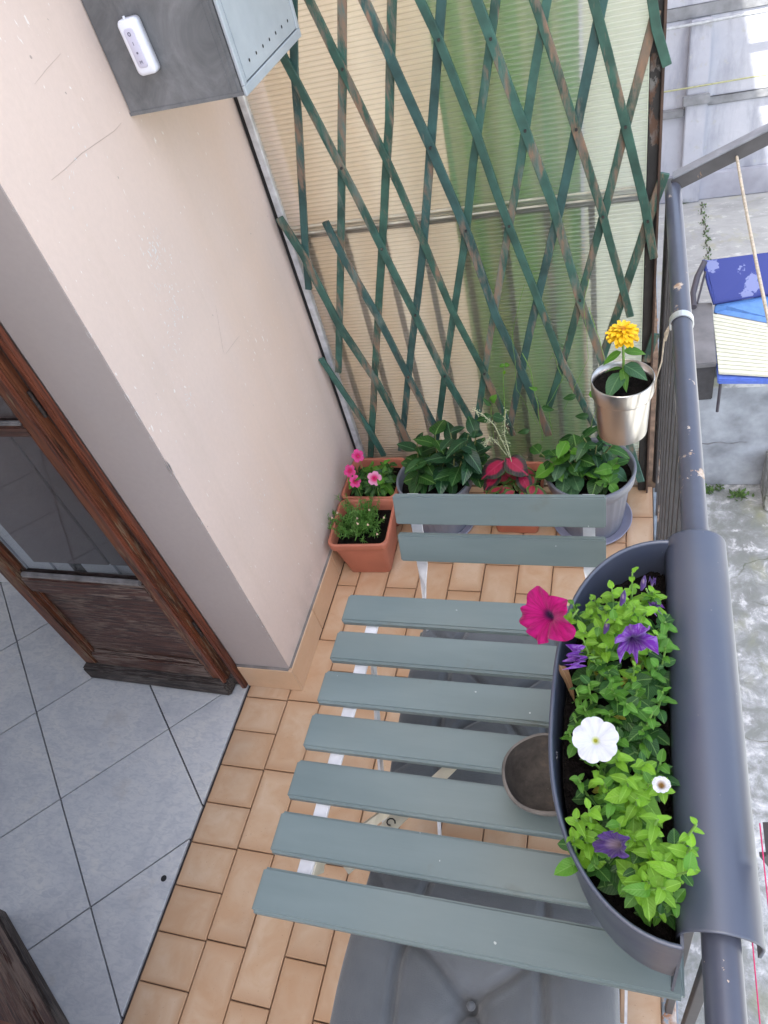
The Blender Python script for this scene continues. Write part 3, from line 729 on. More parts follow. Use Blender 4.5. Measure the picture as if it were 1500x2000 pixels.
# ------------------------------------------------------------------ meter box, remote, little plate
gb = thing('meter_box', (-.75, 1.44, 1.385), 'grey galvanised metal box mounted high on the peach wall', 'box')
BXF = -.629
vbox(gb, 'casing', WX+.0005, BXF-.006, 1.286, 1.60, 1.386, 1.95, M_galv, .003)
t = MB(); t.box(WX+.0005, BXF-.0062, 1.2845, 1.2858, 1.386, 1.392); t.box(BXF-.020, BXF-.016, 1.2842, 1.2858, 1.393, 1.95); t.box(BXF-.030, BXF-.027, 1.2848, 1.2858, 1.393, 1.95)
part('seam', t, M_galv, gb)
t = MB(); y0, y1 = 1.284, 1.602
for (a0, a1, b0, b1) in ((y0, y1, 1.384, 1.400), (y0, y0+.014, 1.4002, 1.95), (y1-.014, y1, 1.4002, 1.95)): t.box(BXF-.006, BXF, a0, a1, b0, b1)
part('front_frame', t, M_gdoor, gb, bev=.0012)
vbox(gb, 'door', BXF-.006, BXF-.001, y0+.0165, y1-.0165, 1.4025, 1.95, M_gdoor, .001)
for k in range(10):
    p = Vector((BXF-.0004, 1.335+k*.036, 1.4245))
    if p.y > y1-.03: break
    t = MB(); n = 12; t.add([(p.x, p.y+.0030*cos(2*pi*i/n), p.z+.0030*sin(2*pi*i/n)) for i in range(n)], [tuple(range(n))]); part('vent_hole', t, M_black, gb)
rc = thing('remote_control', (-.79, 1.284, 1.452), 'small white remote control with four buttons stuck on the grey metal box', 'remote control')
rot = Matrix.Translation((-.789, 1.284, 1.49)) @ Matrix.Rotation(radians(-2), 4, 'Y')
def rpart(nm, x0, x1, y0, y1, z0, z1, mat, bev):
    w2, h2, rad = (x1-x0)/2, (z1-z0)/2, min((x1-x0)*.28, .008); V = []; F = []; P = []
    for qx, qz, a0 in ((1, 1, 0), (-1, 1, 90), (-1, -1, 180), (1, -1, 270)):
        for i in range(6): a_ = radians(a0+18*i); P.append((qx*(w2-rad)+rad*cos(a_), qz*(h2-rad)+rad*sin(a_)))
    n = len(P); rr_ = ((1, y1), (1, y0+bev*1.2), (1-bev*.3/w2, y0+bev*.45), (1-bev*1.1/w2, y0))
    for sc, yy in rr_: V += [rot @ Vector((x*sc, yy, z*(1-(1-sc)*w2/h2))) for x, z in P]
    for i in range(3):
        for k in range(n): F.append((i*n+k, (i+1)*n+k, (i+1)*n+(k+1) % n, i*n+(k+1) % n))
    F.append(tuple(3*n+k for k in range(n))); F.append(tuple(range(n-1, -1, -1)))
    t = MB(); t.add(V, F, True); return part(nm, t, mat, rc)
rpart('body', -.0185, .0185, -.020, -.0005, -.042, .042, M_pwhite, .005)
rpart('button_panel', -.0095, .0095, -.0215, -.0195, -.029, .030, simple('pale_lilac_plastic', (.52, .50, .60), .4, var=.03, bump=0), .001)
def glyph(polys, cz):
    t = MB()
    for poly in polys:
        v = [rot @ Vector((x, -.0222, z+cz)) for x, z in poly]
        t.add(v, [tuple(range(len(v)))])
    part('symbol', t, M_ink, rc, fix=False)
ringp = []
for i in range(12):
    a0, a1 = 2*pi*i/12, 2*pi*(i+1)/12
    ringp.append([(.0032*cos(a0), .0032*sin(a0)), (.0032*cos(a1), .0032*sin(a1)), (.0019*cos(a1), .0019*sin(a1)), (.0019*cos(a0), .0019*sin(a0))])
glyph(ringp, .0215); glyph([[(-.0006, -.0026), (.0006, -.0026), (.0006, .0026), (-.0006, .0026)]], .0075)
glyph([[(.0019*cos(2*pi*i/10), .0019*sin(2*pi*i/10)) for i in range(10)]], -.0065)
glyph([[(-.0026, -.0026), (-.0016, -.0026), (-.0016, .0026), (-.0026, .0026)], [(.0016, -.0026), (.0026, -.0026), (.0026, .0026), (.0016, .0026)],
       [(-.0016, .0026), (-.0016, .0012), (0, -.0008), (0, .0006)], [(.0016, .0026), (0, .0006), (0, -.0008), (.0016, .0012)]], -.0205)
t = MB(); t.tube([rot @ Vector((-.004, -.010, .0418)), rot @ Vector((-.004, -.010, .0455))], .0022, 8); part('indicator', t, M_pwhite, rc)
solo_box('wall_bracket', WX+.0003, WX+.022, 1.545, 1.66, 1.352, 1.3835, M_pwhite, 'small white bracket tucked under the grey metal box', 'bracket', .002)

# ------------------------------------------------------------------ railing
RX, RZ, RR = .0865, .930, .0172
rl = thing('balcony_railing', (RX, .4, 0), 'grey painted round handrail on closely set upright bars', 'railing')
t = MB(); t.tube([(RX, -1.5, RZ), (RX, -.4, RZ), (RX, .6, RZ), (RX+.001, 1.2, RZ), (RX, 1.735, RZ)], RR, 28); part('handrail', t, M_rail, rl)
t = MB(); t.tube([(RX, 1.735, RZ+.003), (RX, 1.735, -.1)], .014, 12); part('corner_post', t, M_bal, rl)
y = -1.45
bal = MB(); bal.box(-.0065, .0065, -.0065, .0065, 0, RZ-RR+.004+.10); bal = bal.mesh('baluster', M_bal, bev=.001)
while y < 1.70:
    link('baluster', bal, Vector((RX, y, -.10))-Vector(rl.location), rl); y += .098
t = MB(); t.box(RX-.010, RX+.010, -1.5, 1.73, -.118, -.102); part('bottom_rail', t, M_bal, rl)
t = MB(); t.box(.1005, .1035, -1.6, 3.4, -.20, -.01); part('fascia', t, M_curb, rl)

# clothes line brackets + lines
def bracket(y, label, mat, x0, L_, z0=.955, s_=.43):
    r = thing('clothesline_bracket', (x0, y, z0), label, 'bracket', 'clothesline brackets outside the railing')
    a_ = Vector((x0, y, z0)); b_ = a_ + Vector((L_, 0, L_*s_))
    t = MB(); t.beam(a_, b_, .030, .004, (-s_, 0, 1)); part('flat_leg', t, mat, r)
    t = MB(); t.beam(a_ + Vector((0, -.013, -.0165)), b_ + Vector((0, -.013, -.0165)), .004, .028, (-s_, 0, 1)); part('upright_leg', t, M_bal, r)
    return r
M_brk = m_paint('chipped_grey_paint', (.20, .21, .235), (.42, .24, .13), (.5, .5, .52), .60, 14, rough=.45)
bracket(1.725, 'chipped grey angle iron arm rising outward from the far railing corner', M_brk, .086, .50)
bracket(.29, 'short dark iron arm poking out beyond the grey planter', M_bal, .125, .40, .975, .43)
def line(name, pts, r, mat, label, cat='clothesline', sag=0):
    P = []; a_, b_ = Vector(pts[0]), Vector(pts[1])
    for i in range(25):
        u_ = i/24; p = a_.lerp(b_, u_); p.z -= sag*4*u_*(1-u_); P.append(p)
    t = MB(); t.tube(P, r, 6); return solo(name, t, mat, label, cat, origin=a_)
p0 = aty(1438, 303, 1.722)
line('clothesline', (p0+Vector((0, 0, .002)), (p0.x+.004, .29, 1.045)), .0032, M_rope, 'beige clothesline tied to the chipped iron arm', sag=.035)
pk = aty(1484, 1608, .29)
line('pink_cord', (pk, (pk.x+.016, -.7, pk.z-.03)), .0006, M_pink, 'magenta string knotted on the short dark iron arm', 'string', .02)
line('pink_cord', ((.1105, .30, .945), (.1145, -.7, .94)), .0006, M_pink, 'thin red string running along the outside of the handrail', 'string', .0)

# ------------------------------------------------------------------ table
TZ = .70
tb = thing('slatted_table', (-.21, .47, 0), 'small folding table with seven sage green wooden slats on white metal legs', 'table')
ys = [.20+.08*i for i in range(7)]
sm = MB(); sm.box(-.2775, .2775, -.03, .03, -.016, 0); sm = sm.mesh('slat', M_slat, bev=.004, seg=3)
for i, y0 in enumerate(ys):
    xo = [-.208, -.208, -.2075, -.207, -.207, -.2075, -.208][i]
    o = link('slat', sm, Vector((xo, y0+.03, TZ+random.uniform(-.0005, .0005)))-Vector(tb.location), tb); o.rotation_euler = (0, 0, random.uniform(-.002, .002))
for x in (-.43, .015):
    t = MB(); t.box(x-.011, x+.011, .215, .725, TZ-.022, TZ-.0165); part('frame_bar', t, M_frame, tb, bev=.001)
    t = MB(); t.beam((x+.004, .275, TZ-.024), (x+.004, .70, .006), .006, .020, (1, 0, 0)) if False else t.strip([(x+.006, .275, TZ-.024), (x+.006, .49, .35), (x+.006, .70, .004)], .018, .005, (1, 0, 0)); part('leg', t, M_cream, tb)
    t = MB(); t.strip([(x-.006, .69, TZ-.024), (x-.006, .47, .35), (x-.006, .26, .004)], .018, .005, (1, 0, 0)); part('leg', t, M_frame, tb)
    t = MB(); t.tube([(x-.012, .482, .345), (x+.013, .482, .345)], .006, 10); part('rivet', t, M_rust, tb)
    t = MB(); t.add([(x+.010, .262, TZ-.0225), (x+.010, .335, TZ-.0225), (x+.010, .280, TZ-.06), (x+.013, .262, TZ-.0225), (x+.013, .335, TZ-.0225), (x+.013, .280, TZ-.06)], [(0, 1, 2), (5, 4, 3), (0, 3, 4, 1), (1, 4, 5, 2), (2, 5, 3, 0)]); part('gusset', t, M_cream, tb)
t = MB(); t.tube([(-.424, .695, .03), (.009, .695, .03)], .006, 8); part('stretcher', t, M_frame, tb)
t = MB(); t.tube([(-.436, .265, .03), (.021, .265, .03)], .006, 8); part('stretcher', t, M_frame, tb)
# folding stay: pale brace with hook crossing below the slats
t = MB(); t.strip([(-.400, .300, .60), (-.333, .372, .625), (-.24, .47, .66)], [.018, .022, .016], .003, (0, -.3, 1)); part('folding_stay', t, M_cream, tb)
t = MB(); t.tube([(-.335+.006*cos(k*.7), .368+.006*sin(k*.7), .630+.001*k) for k in range(8)], .0012, 6); part('hook', t, M_rust, tb)

# ------------------------------------------------------------------ chairs + cushions
def chair(label, cx_, yb, sgn):
    """sgn=+1: backrest at larger y, seat towards -y"""
    r = thing('folding_chair', (cx_, yb, 0), label, 'chair', 'folding chairs at the table')
    f = lambda x, y, z: (cx_+x, yb+sgn*y, z)
    hw = .19
    for (ya, za, yb_, zb) in ((.0, .792, -.019, .735), (-.029, .716, -.048, .660)):
        t = MB(); c1 = Vector(f(0, ya, za)); c2 = Vector(f(0, yb_, zb)); up = (c1-c2).normalized(); nr = Vector((1, 0, 0)).cross(up)
        V = [Vector((cx_+sx*hw, 0, 0)) + Vector((0, p.y, p.z)) + nr*q for sx in (-1, 1) for p in (c1, c2) for q in (0, .014*1)]
        t.add(V, [(0, 1, 3, 2), (4, 6, 7, 5), (0, 4, 5, 1), (2, 3, 7, 6), (0, 2, 6, 4), (1, 5, 7, 3)]); part('back_slat', t, M_slat, r, bev=.0025, seg=2)
    for sx in (-1, 1):
        X = sx*.160
        pts = [f(X, .002, .775), f(X, -.022, .70), f(X, -.048, .625), f(X+.003*sx, -.062, .585), f(X+.006*sx, -.078, .54), f(X+.008*sx, -.10, .47), f(X+.008*sx, -.40, .004)]
        nr = [(0, -1, .35)]*3 + [(.7*sx, -.7, .2)] + [(1, 0, 0)]*3
        t = MB(); t.strip([Vector(p)+Vector((0, sgn*.012, 0)) for p in pts], [.021, .021, .021, .017, .014, .016, .016], .004, nr); part('back_post', t, M_frame, r)
        t = MB(); t.strip([f(sx*.150, -.385, .435), f(sx*.150, -.03, .004)], .016, .004, (1, 0, 0)); part('leg', t, M_frame, r)
        t = MB(); t.box(cx_+sx*.156-.003, cx_+sx*.156+.003, min(f(0, -.10, 0)[1], f(0, -.41, 0)[1]), max(f(0, -.10, 0)[1], f(0, -.41, 0)[1]), .418, .436); part('seat_rail', t, M_frame, r)
    for k in range(5):
        y0 = f(0, -.105-.078*k, 0)[1]; t = MB(); t.box(cx_-hw, cx_+hw, y0-.026, y0+.026, .437, .449); part('seat_slat', t, M_slat, r, bev=.002)
    t = MB(); t.tube([f(-.15, -.05, .03), f(.15, -.05, .03)], .005, 8); part('stretcher', t, M_frame, r)
    t = MB(); t.tube([f(-.166, -.38, .04), f(.166, -.38, .04)], .005, 8); part('stretcher', t, M_frame, r)
    return r
chair('sage green slatted folding chair facing the camera across the table', -.225, .908, 1)
chair('folding chair nearest the camera, mostly under the table edge', -.205, -.165, -1)
def cushion(label, cx_, cy_, hw, hd, z0, th, seed, shift=(0, 0)):
    r = thing('seat_cushion', (cx_, cy_, z0), label, 'cushion', 'tufted grey seat cushions')
    N = 128; random.seed(seed)
    bt = [(shift[0], shift[1])] + [(sx*hw*.52+random.uniform(-.008, .008), sy*hd*.55+random.uniform(-.008, .008)) for sx in (-1, 1) for sy in (-1, 1)]
    seg = [(0, 1), (0, 2), (0, 3), (0, 4)] + [(1, 2), (3, 4)]
    ends = [((bt[i]), bt[j]) for i, j in seg] + [(bt[1], (-hw*.95, -hd*.8)), (bt[2], (-hw*.9, hd*.95)), (bt[3], (hw*.9, -hd*.95)), (bt[4], (hw*.95, hd*.85)), (bt[2], (-hw*.4, hd)), (bt[4], (hw*.45, hd)), (bt[1], (-hw*.4, -hd))]
    def sd(px_, py_, a_, b_):
        vx, vy = b_[0]-a_[0], b_[1]-a_[1]; L2 = vx*vx+vy*vy; u_ = max(0, min(1, ((px_-a_[0])*vx+(py_-a_[1])*vy)/L2))
        wob = .004*sin(u_*9+a_[0]*50); return sqrt((px_-a_[0]-vx*u_+wob*vy*3)**2 + (py_-a_[1]-vy*u_-wob*vx*3)**2), u_
    V = []; top = []; F = []
    for j in range(N+1):
        for i in range(N+1):
            u_, v_ = 2*i/N-1, 2*j/N-1
            x, y = u_*hw, v_*hd
            # round the corners
            kx = sqrt(1-.10*v_*v_); ky = sqrt(1-.10*u_*u_); X, Y = x*kx, y*ky
            e = (1-abs(u_)**6)*(1-abs(v_)**6)
            h = th*(.45 + .75*max(e, 0)**.5)
            for q in bt: 
                d = sqrt((X-q[0])**2+(Y-q[1])**2); h -= .020*math.exp(-(d/.020)**1.3)
            for a_, b_ in ends:
                d, uu = sd(X, Y, a_, b_); h -= (.0085*math.exp(-(d/.0055)**1.3) + .0085*math.exp(-(d/.020)**2) - .003*math.exp(-((d-.012)/.006)**2))*(1-.55*uu if b_ not in bt else 1)
            h += .0025*sin(X*38+seed)*sin(Y*31)
            V.append((cx_+X, cy_+Y, z0+max(h, .006)))
    n0 = len(V)
    for j in range(N):
        for i in range(N):
            F.append((j*(N+1)+i, j*(N+1)+i+1, (j+1)*(N+1)+i+1, (j+1)*(N+1)+i))
    edge = [i for i in range(N+1)] + [(j)*(N+1)+N for j in range(1, N+1)] + [N*(N+1)+i for i in range(N-1, -1, -1)] + [j*(N+1) for j in range(N-1, 0, -1)]
    for lv, (zz, sc) in enumerate(((th*.25, 1.012), (0, .97))):
        for i in edge: x, y, z_ = V[i]; V.append((cx_+(x-cx_)*sc, cy_+(y-cy_)*sc, z0+zz))
    ne = len(edge)
    for k in range(ne):
        k2 = (k+1) % ne
        F.append((edge[k], n0+k, n0+k2, edge[k2])); F.append((n0+k, n0+ne+k, n0+ne+k2, n0+k2))
    F.append(tuple(n0+ne+k for k in range(ne)))
    t = MB(); t.add(V, F, True); part('cover', t, M_cush, r)
    for q in bt:
        t = MB(); t.lathe([(.0001, .0045), (.003, .0042), (.0058, .002), (.0065, -.002), (.005, -.006)], (cx_+q[0], cy_+q[1], z0+th*1.2-.022), 16); part('button', t, M_cush, r)
    for sx in (-1, 1):
        t = MB(); t.tube([(cx_+sx*hw*.93, cy_+hd*.9*(1 if cy_ > .4 else -1), z0+.02), (cx_+sx*hw*1.0, cy_+hd*1.0*(1 if cy_ > .4 else -1), z0+.015), (cx_+sx*hw*.99, cy_+hd*1.03*(1 if cy_ > .4 else -1), z0-.03)], .003, 6); part('tie', t, M_cush, r)
cushion('big grey tufted cushion on the chair nearest the camera', -.207, .143, .205, .207, .4495, .050, 3, (.002, .036))
cushion('grey tufted cushion on the far chair, seen between table slats', -.225, .655, .188, .185, .4495, .042, 8)
random.seed(21)

# ------------------------------------------------------------------ clay bowl on the table
bo = thing('clay_bowl', (-.100, .420, TZ+.001), 'rough smoke-stained clay bowl on the table half under the planter', 'bowl')
wob = lambda a_, z_: 1 + .02*sin(2*a_+1) + .012*sin(5*a_)
t = MB(); t.lathe([(.001, .001), (.030, .0012), (.034, .004), (.047, .026), (.0555, .050), (.058, .058), (.0565, .062), (.0535, .061)], (-.100, .420, TZ+.001), 48, wob); part('outer_wall', t, M_clay, bo)
t = MB(); t.lathe([(.0535, .0608), (.051, .050), (.043, .026), (.030, .010), (.001, .007)], (-.100, .420, TZ+.001), 48, wob); part('inner_wall', t, M_clayin, bo)

# ------------------------------------------------------------------ planter over the rail
PZ = .948
pl = thing('rail_planter', (.0, .43, .75), 'slate grey plastic planter saddled over the handrail, full of petunias', 'planter')
def dpoly(k, n=44, x0=.0515):
    """half superellipse outline, scaled towards the back by k"""
    P = []
    for i in range(n+1):
        s_ = -cos(pi*i/n); X = x0 - .132*k*max(0, 1-abs(s_)**2.6)**.5; P.append((X, .432 + .240*s_*(1-(1-k)*.5)))
    return P
t = MB(); V = []; F = []
rings = [(1.0, PZ-.004), (1.012, PZ), (1.012, PZ+.0025), (.985, PZ+.0035), (.972, PZ), (.955, PZ-.03), (.93, PZ-.10), (.92, PZ-.10)]
outer = [(.80, .752), (.93, .80), (.985, PZ-.045), (1.0, PZ-.004)]
allr = outer + rings[1:7]
n = 45
for k, zz in allr: V += [(x, y, zz) for x, y in dpoly(k)]
for i in range(len(allr)-1):
    for j in range(n-1): F.append((i*n+j, i*n+j+1, (i+1)*n+j+1, (i+1)*n+j))
F.append(tuple(range(n-1, -1, -1)))
t.add(V, F, True); part('trough', t, M_planter, pl)
t = MB(); t.box(.0515, .0545, .196, .668, .752, PZ-.016); part('back_wall', t, M_planter, pl)
# saddle
t = MB(); SR = .0345; prof = [(.0516, .800)] + [(.0516, .905)]
SXc = .0516+SR
for k in range(19):
    a_ = pi - pi*k/18; prof.append((SXc+SR*cos(a_), .928+.030*sin(a_)))
prof += [(SXc+SR-.0005, .903)]
prof = prof[1:]; V = []; F = []; np_ = len(prof)
th_ = .0028
for yy in (.207, .209, .44, .682, .6845):
    for sc in (0, 1):
        for k, (x, z_) in enumerate(prof):
            p0_ = prof[max(k-1, 0)]; p1_ = prof[min(k+1, np_-1)]; tx, tz = p1_[0]-p0_[0], p1_[1]-p0_[1]; L_ = sqrt(tx*tx+tz*tz)
            V.append((x + (tz/L_)*th_*(-sc), yy, z_ + (-tx/L_)*th_*(-sc)*-1*-1))
R2 = 2*np_
for i in range(4):
    for k in range(np_-1):
        a_ = i*R2; b_ = (i+1)*R2
        F.append((a_+k, a_+k+1, b_+k+1, b_+k)); F.append((a_+np_+k, b_+np_+k, b_+np_+k+1, a_+np_+k+1))
    F.append((i*R2+np_-1, i*R2+2*np_-1, (i+1)*R2+2*np_-1, (i+1)*R2+np_-1)); F.append((i*R2, (i+1)*R2, (i+1)*R2+np_, i*R2+np_))
for i in (0, 4):
    for k in range(np_-1): F.append((i*R2+k, i*R2+np_+k, i*R2+np_+k+1, i*R2+k+1))
t.add(V, F, True); part('saddle', t, M_planter, pl)
# soil
t = MB(); nx, ny = 26, 70; V = []; F = []
for j in range(ny+1):
    for i in range(nx+1):
        s_ = -1+2*j/ny; s_ *= .985; xm = .0515 - .121*max(0, 1-abs(s_)**2.6)**.5; x = .0513+(xm-.0513)*i/nx
        V.append((x, .432+.229*s_, .898 + .007*sin(x*170+s_*9)*sin(s_*41) + random.uniform(-.003, .003)))
for j in range(ny):
    for i in range(nx): F.append((j*(nx+1)+i, (j+1)*(nx+1)+i, (j+1)*(nx+1)+i+1, j*(nx+1)+i+1))
t.add(V, F, True); part('soil', t, M_soil, pl, fix=False)
# embossed mark inside the trough wall
M_emb = simple('worn_plastic_relief', (.13, .125, .135), .6, var=.2)
for k, (yc, sh) in enumerate(((.372, 0), (.357, 1), (.342, 2), (.327, 3))):
    t = MB(); X = -.0735
    for (da, db, dz0, dz1) in (((-.004, -.002, 0, .012), (.002, .004, 0, .012), (-.002, .002, .005, .007)) if sh % 2 == 0 else ((-.004, -.002, 0, .012), (-.002, .004, 0, .002), (-.002, .003, .010, .012))):
        t.box(X, X+.0015, yc+da, yc+db, PZ-.036+dz0, PZ-.036+dz1)
    part('relief_mark', t, M_emb, pl)

# ------------------------------------------------------------------ leaves and flowers
def leaf_mesh(mat, W=.5, curl=.25, fold=.25, tip=1.0, base=.35, wave=0, seed=0):
    """unit length along +y, face up +z"""
    rnd = random.Random(seed); nl, nw = 6, 4; V = []; F = []
    cur = curl*(.35, .8, 1.2, 1.8)[seed % 4]; tw = rnd.uniform(-.3, .3); W = W*rnd.uniform(.82, 1.15)
    for j in range(nl+1):
        v = j/nl
        wdt = W*.5*(sin(pi*min(1, v**(.75 if base < .4 else .9)))**(.8 if tip > .8 else .6)) if 0 < v < 1 else (.012 if v == 0 else .004)
        for i in range(nw+1):
            u_ = -1+2*i/nw; x = u_*wdt
            z_ = -cur*v*v + fold*abs(x)*.9 - abs(x)*abs(x)*.5 + (wave*sin(v*11+u_*2)*abs(u_)) + tw*x*v
            V.append((x, v, z_))
    for j in range(nl):
        for i in range(nw): F.append((j*(nw+1)+i, j*(nw+1)+i+1, (j+1)*(nw+1)+i+1, (j+1)*(nw+1)+i))
    t = MB(); t.add(V, F, True); return t.mesh('leaf', mat, fix=False)
LM = {}
def lms(key, mat, **k):
    LM[key] = [leaf_mesh(mat, seed=i, **k) for i in range(4)]
lms('lime', L_lime, W=.60, curl=.45, fold=.55, wave=.06, tip=.5); lms('fresh', L_limed, W=.62, curl=.4, fold=.45, wave=.05, tip=.5)
lms('mid', L_mid, W=.66, curl=.35, fold=.3, wave=.04, tip=.5); lms('dark', L_dark, W=.50, curl=.30, fold=.35); lms('deep', L_drk2, W=.5, curl=.3, fold=.35)
lms('blue', L_blue, W=.66, curl=.3, fold=.2); lms('cole', L_cole, W=.80, curl=.35, fold=.2, wave=.06); lms('col2', L_col2, W=.62, curl=.35, fold=.25, wave=.05)
lms('vin', L_mid, W=.45, curl=.3, fold=.3); lms('dead', L_dead, W=.3, curl=.8, fold=.9, wave=.1)
lms('zl', L_blue, W=.52, curl=.35, fold=.3); lms('zf', L_limed, W=.45, curl=.35, fold=.3)
def put_leaf(root, key, pos, d, up, size, roll=0):
    d = Vector(d).normalized(); up = Vector(up); x = d.cross(up)
    if x.length < 1e-4: x = d.cross(Vector((.3, .8, .1)))
    x.normalize(); z_ = x.cross(d)
    M = Matrix((x, d, z_)).transposed().to_4x4() @ Matrix.Rotation(roll, 4, 'Y')
    o = link('leaf', random.choice(LM[key]), (0, 0, 0), root)
    o.matrix_local = Matrix.Translation(Vector(pos)-Vector(root.location)) @ M @ Matrix.Diagonal((size*random.uniform(.9, 1.15), size, size, 1))
    return o
L_yel = m_leaf('yellowing_leaf', (.42, .40, .06), (.5, .5, .15), veins=.2)
lms('yel', L_yel, W=.55, curl=.5, fold=.4, wave=.08)
def shoot(root, base, tip, n, size, keys, smat=None, t0=.25, sr=.0016, up=.35, rosette=5, small=.5):
    base = Vector(base); tip = Vector(tip); ax = (tip-base); L_ = ax.length; ax.normalize()
    bow = Vector((random.uniform(-.1, .1), random.uniform(-.1, .1), 0))*L_
    P = [base.lerp(tip, i/6) + bow*sin(pi*i/6) for i in range(7)]
    t = MB(); t.tube(P, [sr*(1.2-.5*i/6) for i in range(7)], 6); part('stem', t, smat or M_stem, root)
    ph_ = random.uniform(0, 6.28); e1 = ax.cross(Vector((.2, .9, .3))).normalized(); e2 = ax.cross(e1)
    for i in range(n):
        u_ = t0 + (1-t0)*(i/(n-1) if n > 1 else 1)**.8; k = min(int(u_*6), 5); p = P[k].lerp(P[k+1], u_*6-k) if k < 6 else P[6]
        an = ph_ + i*2.4; rad = e1*cos(an)+e2*sin(an); rad = (rad + Vector((0, 0, .05))).normalized()
        lift = .15 + up*3.0*max(0, u_-.6); d = rad + ax*lift
        s_ = size*(1-(1-small)*max(0, (u_-.55)/.45))*random.choice((.62, .8, .95, 1.05, 1.2))*random.uniform(.9, 1.1)
        kk = keys[min(len(keys)-1, int(u_*len(keys)))] if random.random() < .8 else random.choice(keys)
        if u_ < .62 and random.random() < .05 and 'dark' not in keys: kk = 'yel'
        put_leaf(root, kk, p, d, ax*.8+Vector((0, 0, .6)), s_, random.uniform(-.35, .35))
    return P[-1]
CAM = Vector((0, 0, CAMZ))
def flower_mesh(name, mat, lobes=5, ruf=.10, depth=.28, notch=.12, asym=0, seed=0, flat=False, n=60, point=0):
    rnd = random.Random(seed); V = []; F = []; nr = 9; ph_ = rnd.uniform(0, 6); lob = [rnd.uniform(1-asym, 1+asym) for _ in range(lobes)]
    for j in range(nr):
        r = (j/(nr-1))
        for i in range(n):
            a_ = 2*pi*i/n; la_ = a_*lobes/(2*pi); f = la_ % 1; k = int(la_) % lobes
            amp = lob[k]*(1-abs(2*f-1)**2)+((lob[k]+lob[k-1 if f < .5 else (k+1) % lobes])/2)*(abs(2*f-1)**2)
            shape = 1 - notch*(abs(2*f-1)**(3 if not point else 1.3)) - (.05*(1-abs(2*f-1))**6 if not point else -point*(1-abs(2*f-1))**3)
            R = (.05 + .95*r**1.15)*(1 + (shape*amp-1)*r**1.5)
            z_ = -depth*(1-r)**2.2 + ruf*r**3*(sin(a_*lobes+ph_)*.6+.5*sin(a_*(lobes*2+1)+ph_*2)) - .12*r**3*depth + .04*r*sin(a_*lobes*2+1)*ruf*4
            V.append((R*cos(a_), R*sin(a_), z_))
    for j in range(nr-1):
        for i in range(n): F.append((j*n+i, j*n+(i+1) % n, (j+1)*n+(i+1) % n, (j+1)*n+i))
    V.append((0, 0, -depth*1.02)); c_ = len(V)-1
    F += [(c_, (i+1) % n, i) for i in range(n)]
    t = MB(); t.add(V, F, True); return t.mesh(name, mat, fix=False)
def put_flower(root, me, pos, nrm, r, name='flower', spin=0, sq=(1, 1, 1)):
    q = Vector(nrm).normalized().to_track_quat('Z', 'Y'); o = link(name, me, (0, 0, 0), root)
    o.matrix_local = Matrix.Translation(Vector(pos)-Vector(root.location)) @ q.to_matrix().to_4x4() @ Matrix.Rotation(spin, 4, 'Z') @ Matrix.Diagonal((r*sq[0], r*sq[1], r*sq[2], 1))
    return o

def soilpt(x, y): return Vector((min(.045, max(-.06, x)), y, .895))
GP = 'petunia plants in the rail planter'
def petunia(label, loc, tips):
    r = thing('petunia_plant', (loc[0], loc[1], .895), label, 'plant', GP)
    for (px, py, z_, n_, s_, keys) in tips:
        n_ = int(n_*1.4)+1; s_ *= (1.0 if s_ < .027 else .78); tip = atz(px, py, z_); b_ = Vector(loc).lerp(Vector((tip.x, tip.y)), .55) if len(loc) == 2 else loc
        bb = soilpt(b_[0]+random.uniform(-.01, .01), b_[1]+random.uniform(-.01, .01)); shoot(r, bb, tip, n_, s_, keys, t0=.3)
    return r
lm = ['mid', 'fresh', 'lime', 'lime']; md = ['deep', 'mid', 'mid', 'fresh']; mx_ = ['deep', 'mid', 'fresh', 'lime']
P1 = petunia('lime green petunia with one big magenta bloom at the far end of the planter', (-.02, .56), [
 (1160, 1165, 1.00, 10, .020, mx_), (1150, 1200, .985, 9, .021, mx_), (1195, 1150, 1.03, 11, .021, lm), (1235, 1118, 1.04, 9, .018, lm), (1215, 1170, 1.035, 12, .021, lm), (1180, 1185, 1.02, 10, .020, lm),
 (1275, 1155, 1.00, 9, .020, lm), (1240, 1185, 1.04, 12, .022, lm), (1262, 1195, 1.03, 11, .022, lm), (1140, 1235, .99, 9, .025, lm), (1200, 1210, 1.03, 11, .022, lm), (1170, 1225, 1.01, 9, .024, mx_), (1120, 1180, .96, 7, .020, md), (1300, 1215, .97, 7, .022, md)])
P2 = petunia('petunia with crumpled violet blooms in the middle of the far half of the planter', (0, .47), [
 (1140, 1250, .99, 8, .026, mx_), (1285, 1240, .995, 8, .028, lm), (1300, 1262, .98, 7, .026, md), (1185, 1262, .99, 8, .022, mx_), (1160, 1290, .975, 9, .020, md), (1240, 1300, .985, 9, .023, mx_), (1190, 1310, .985, 9, .022, md), (1285, 1300, .97, 8, .025, md)])
P3 = petunia('mid green petunia with one open white bloom', (0, .39), [
 (1150, 1335, .975, 9, .023, md), (1195, 1345, .985, 10, .024, md), (1250, 1335, .985, 9, .024, md), (1295, 1350, .975, 8, .028, md), (1140, 1380, .96, 8, .021, md), (1225, 1375, .985, 10, .024, md), (1275, 1390, .975, 8, .030, md),
 (1110, 1425, .955, 6, .017, ['mid', 'fresh']), (1190, 1395, .965, 9, .022, md), (1255, 1425, .96, 8, .024, md), (1210, 1440, .965, 7, .022, md), (1160, 1410, .97, 6, .02, md), (1125, 1345, .955, 6, .02, md), (1120, 1400, .95, 6, .018, md)])
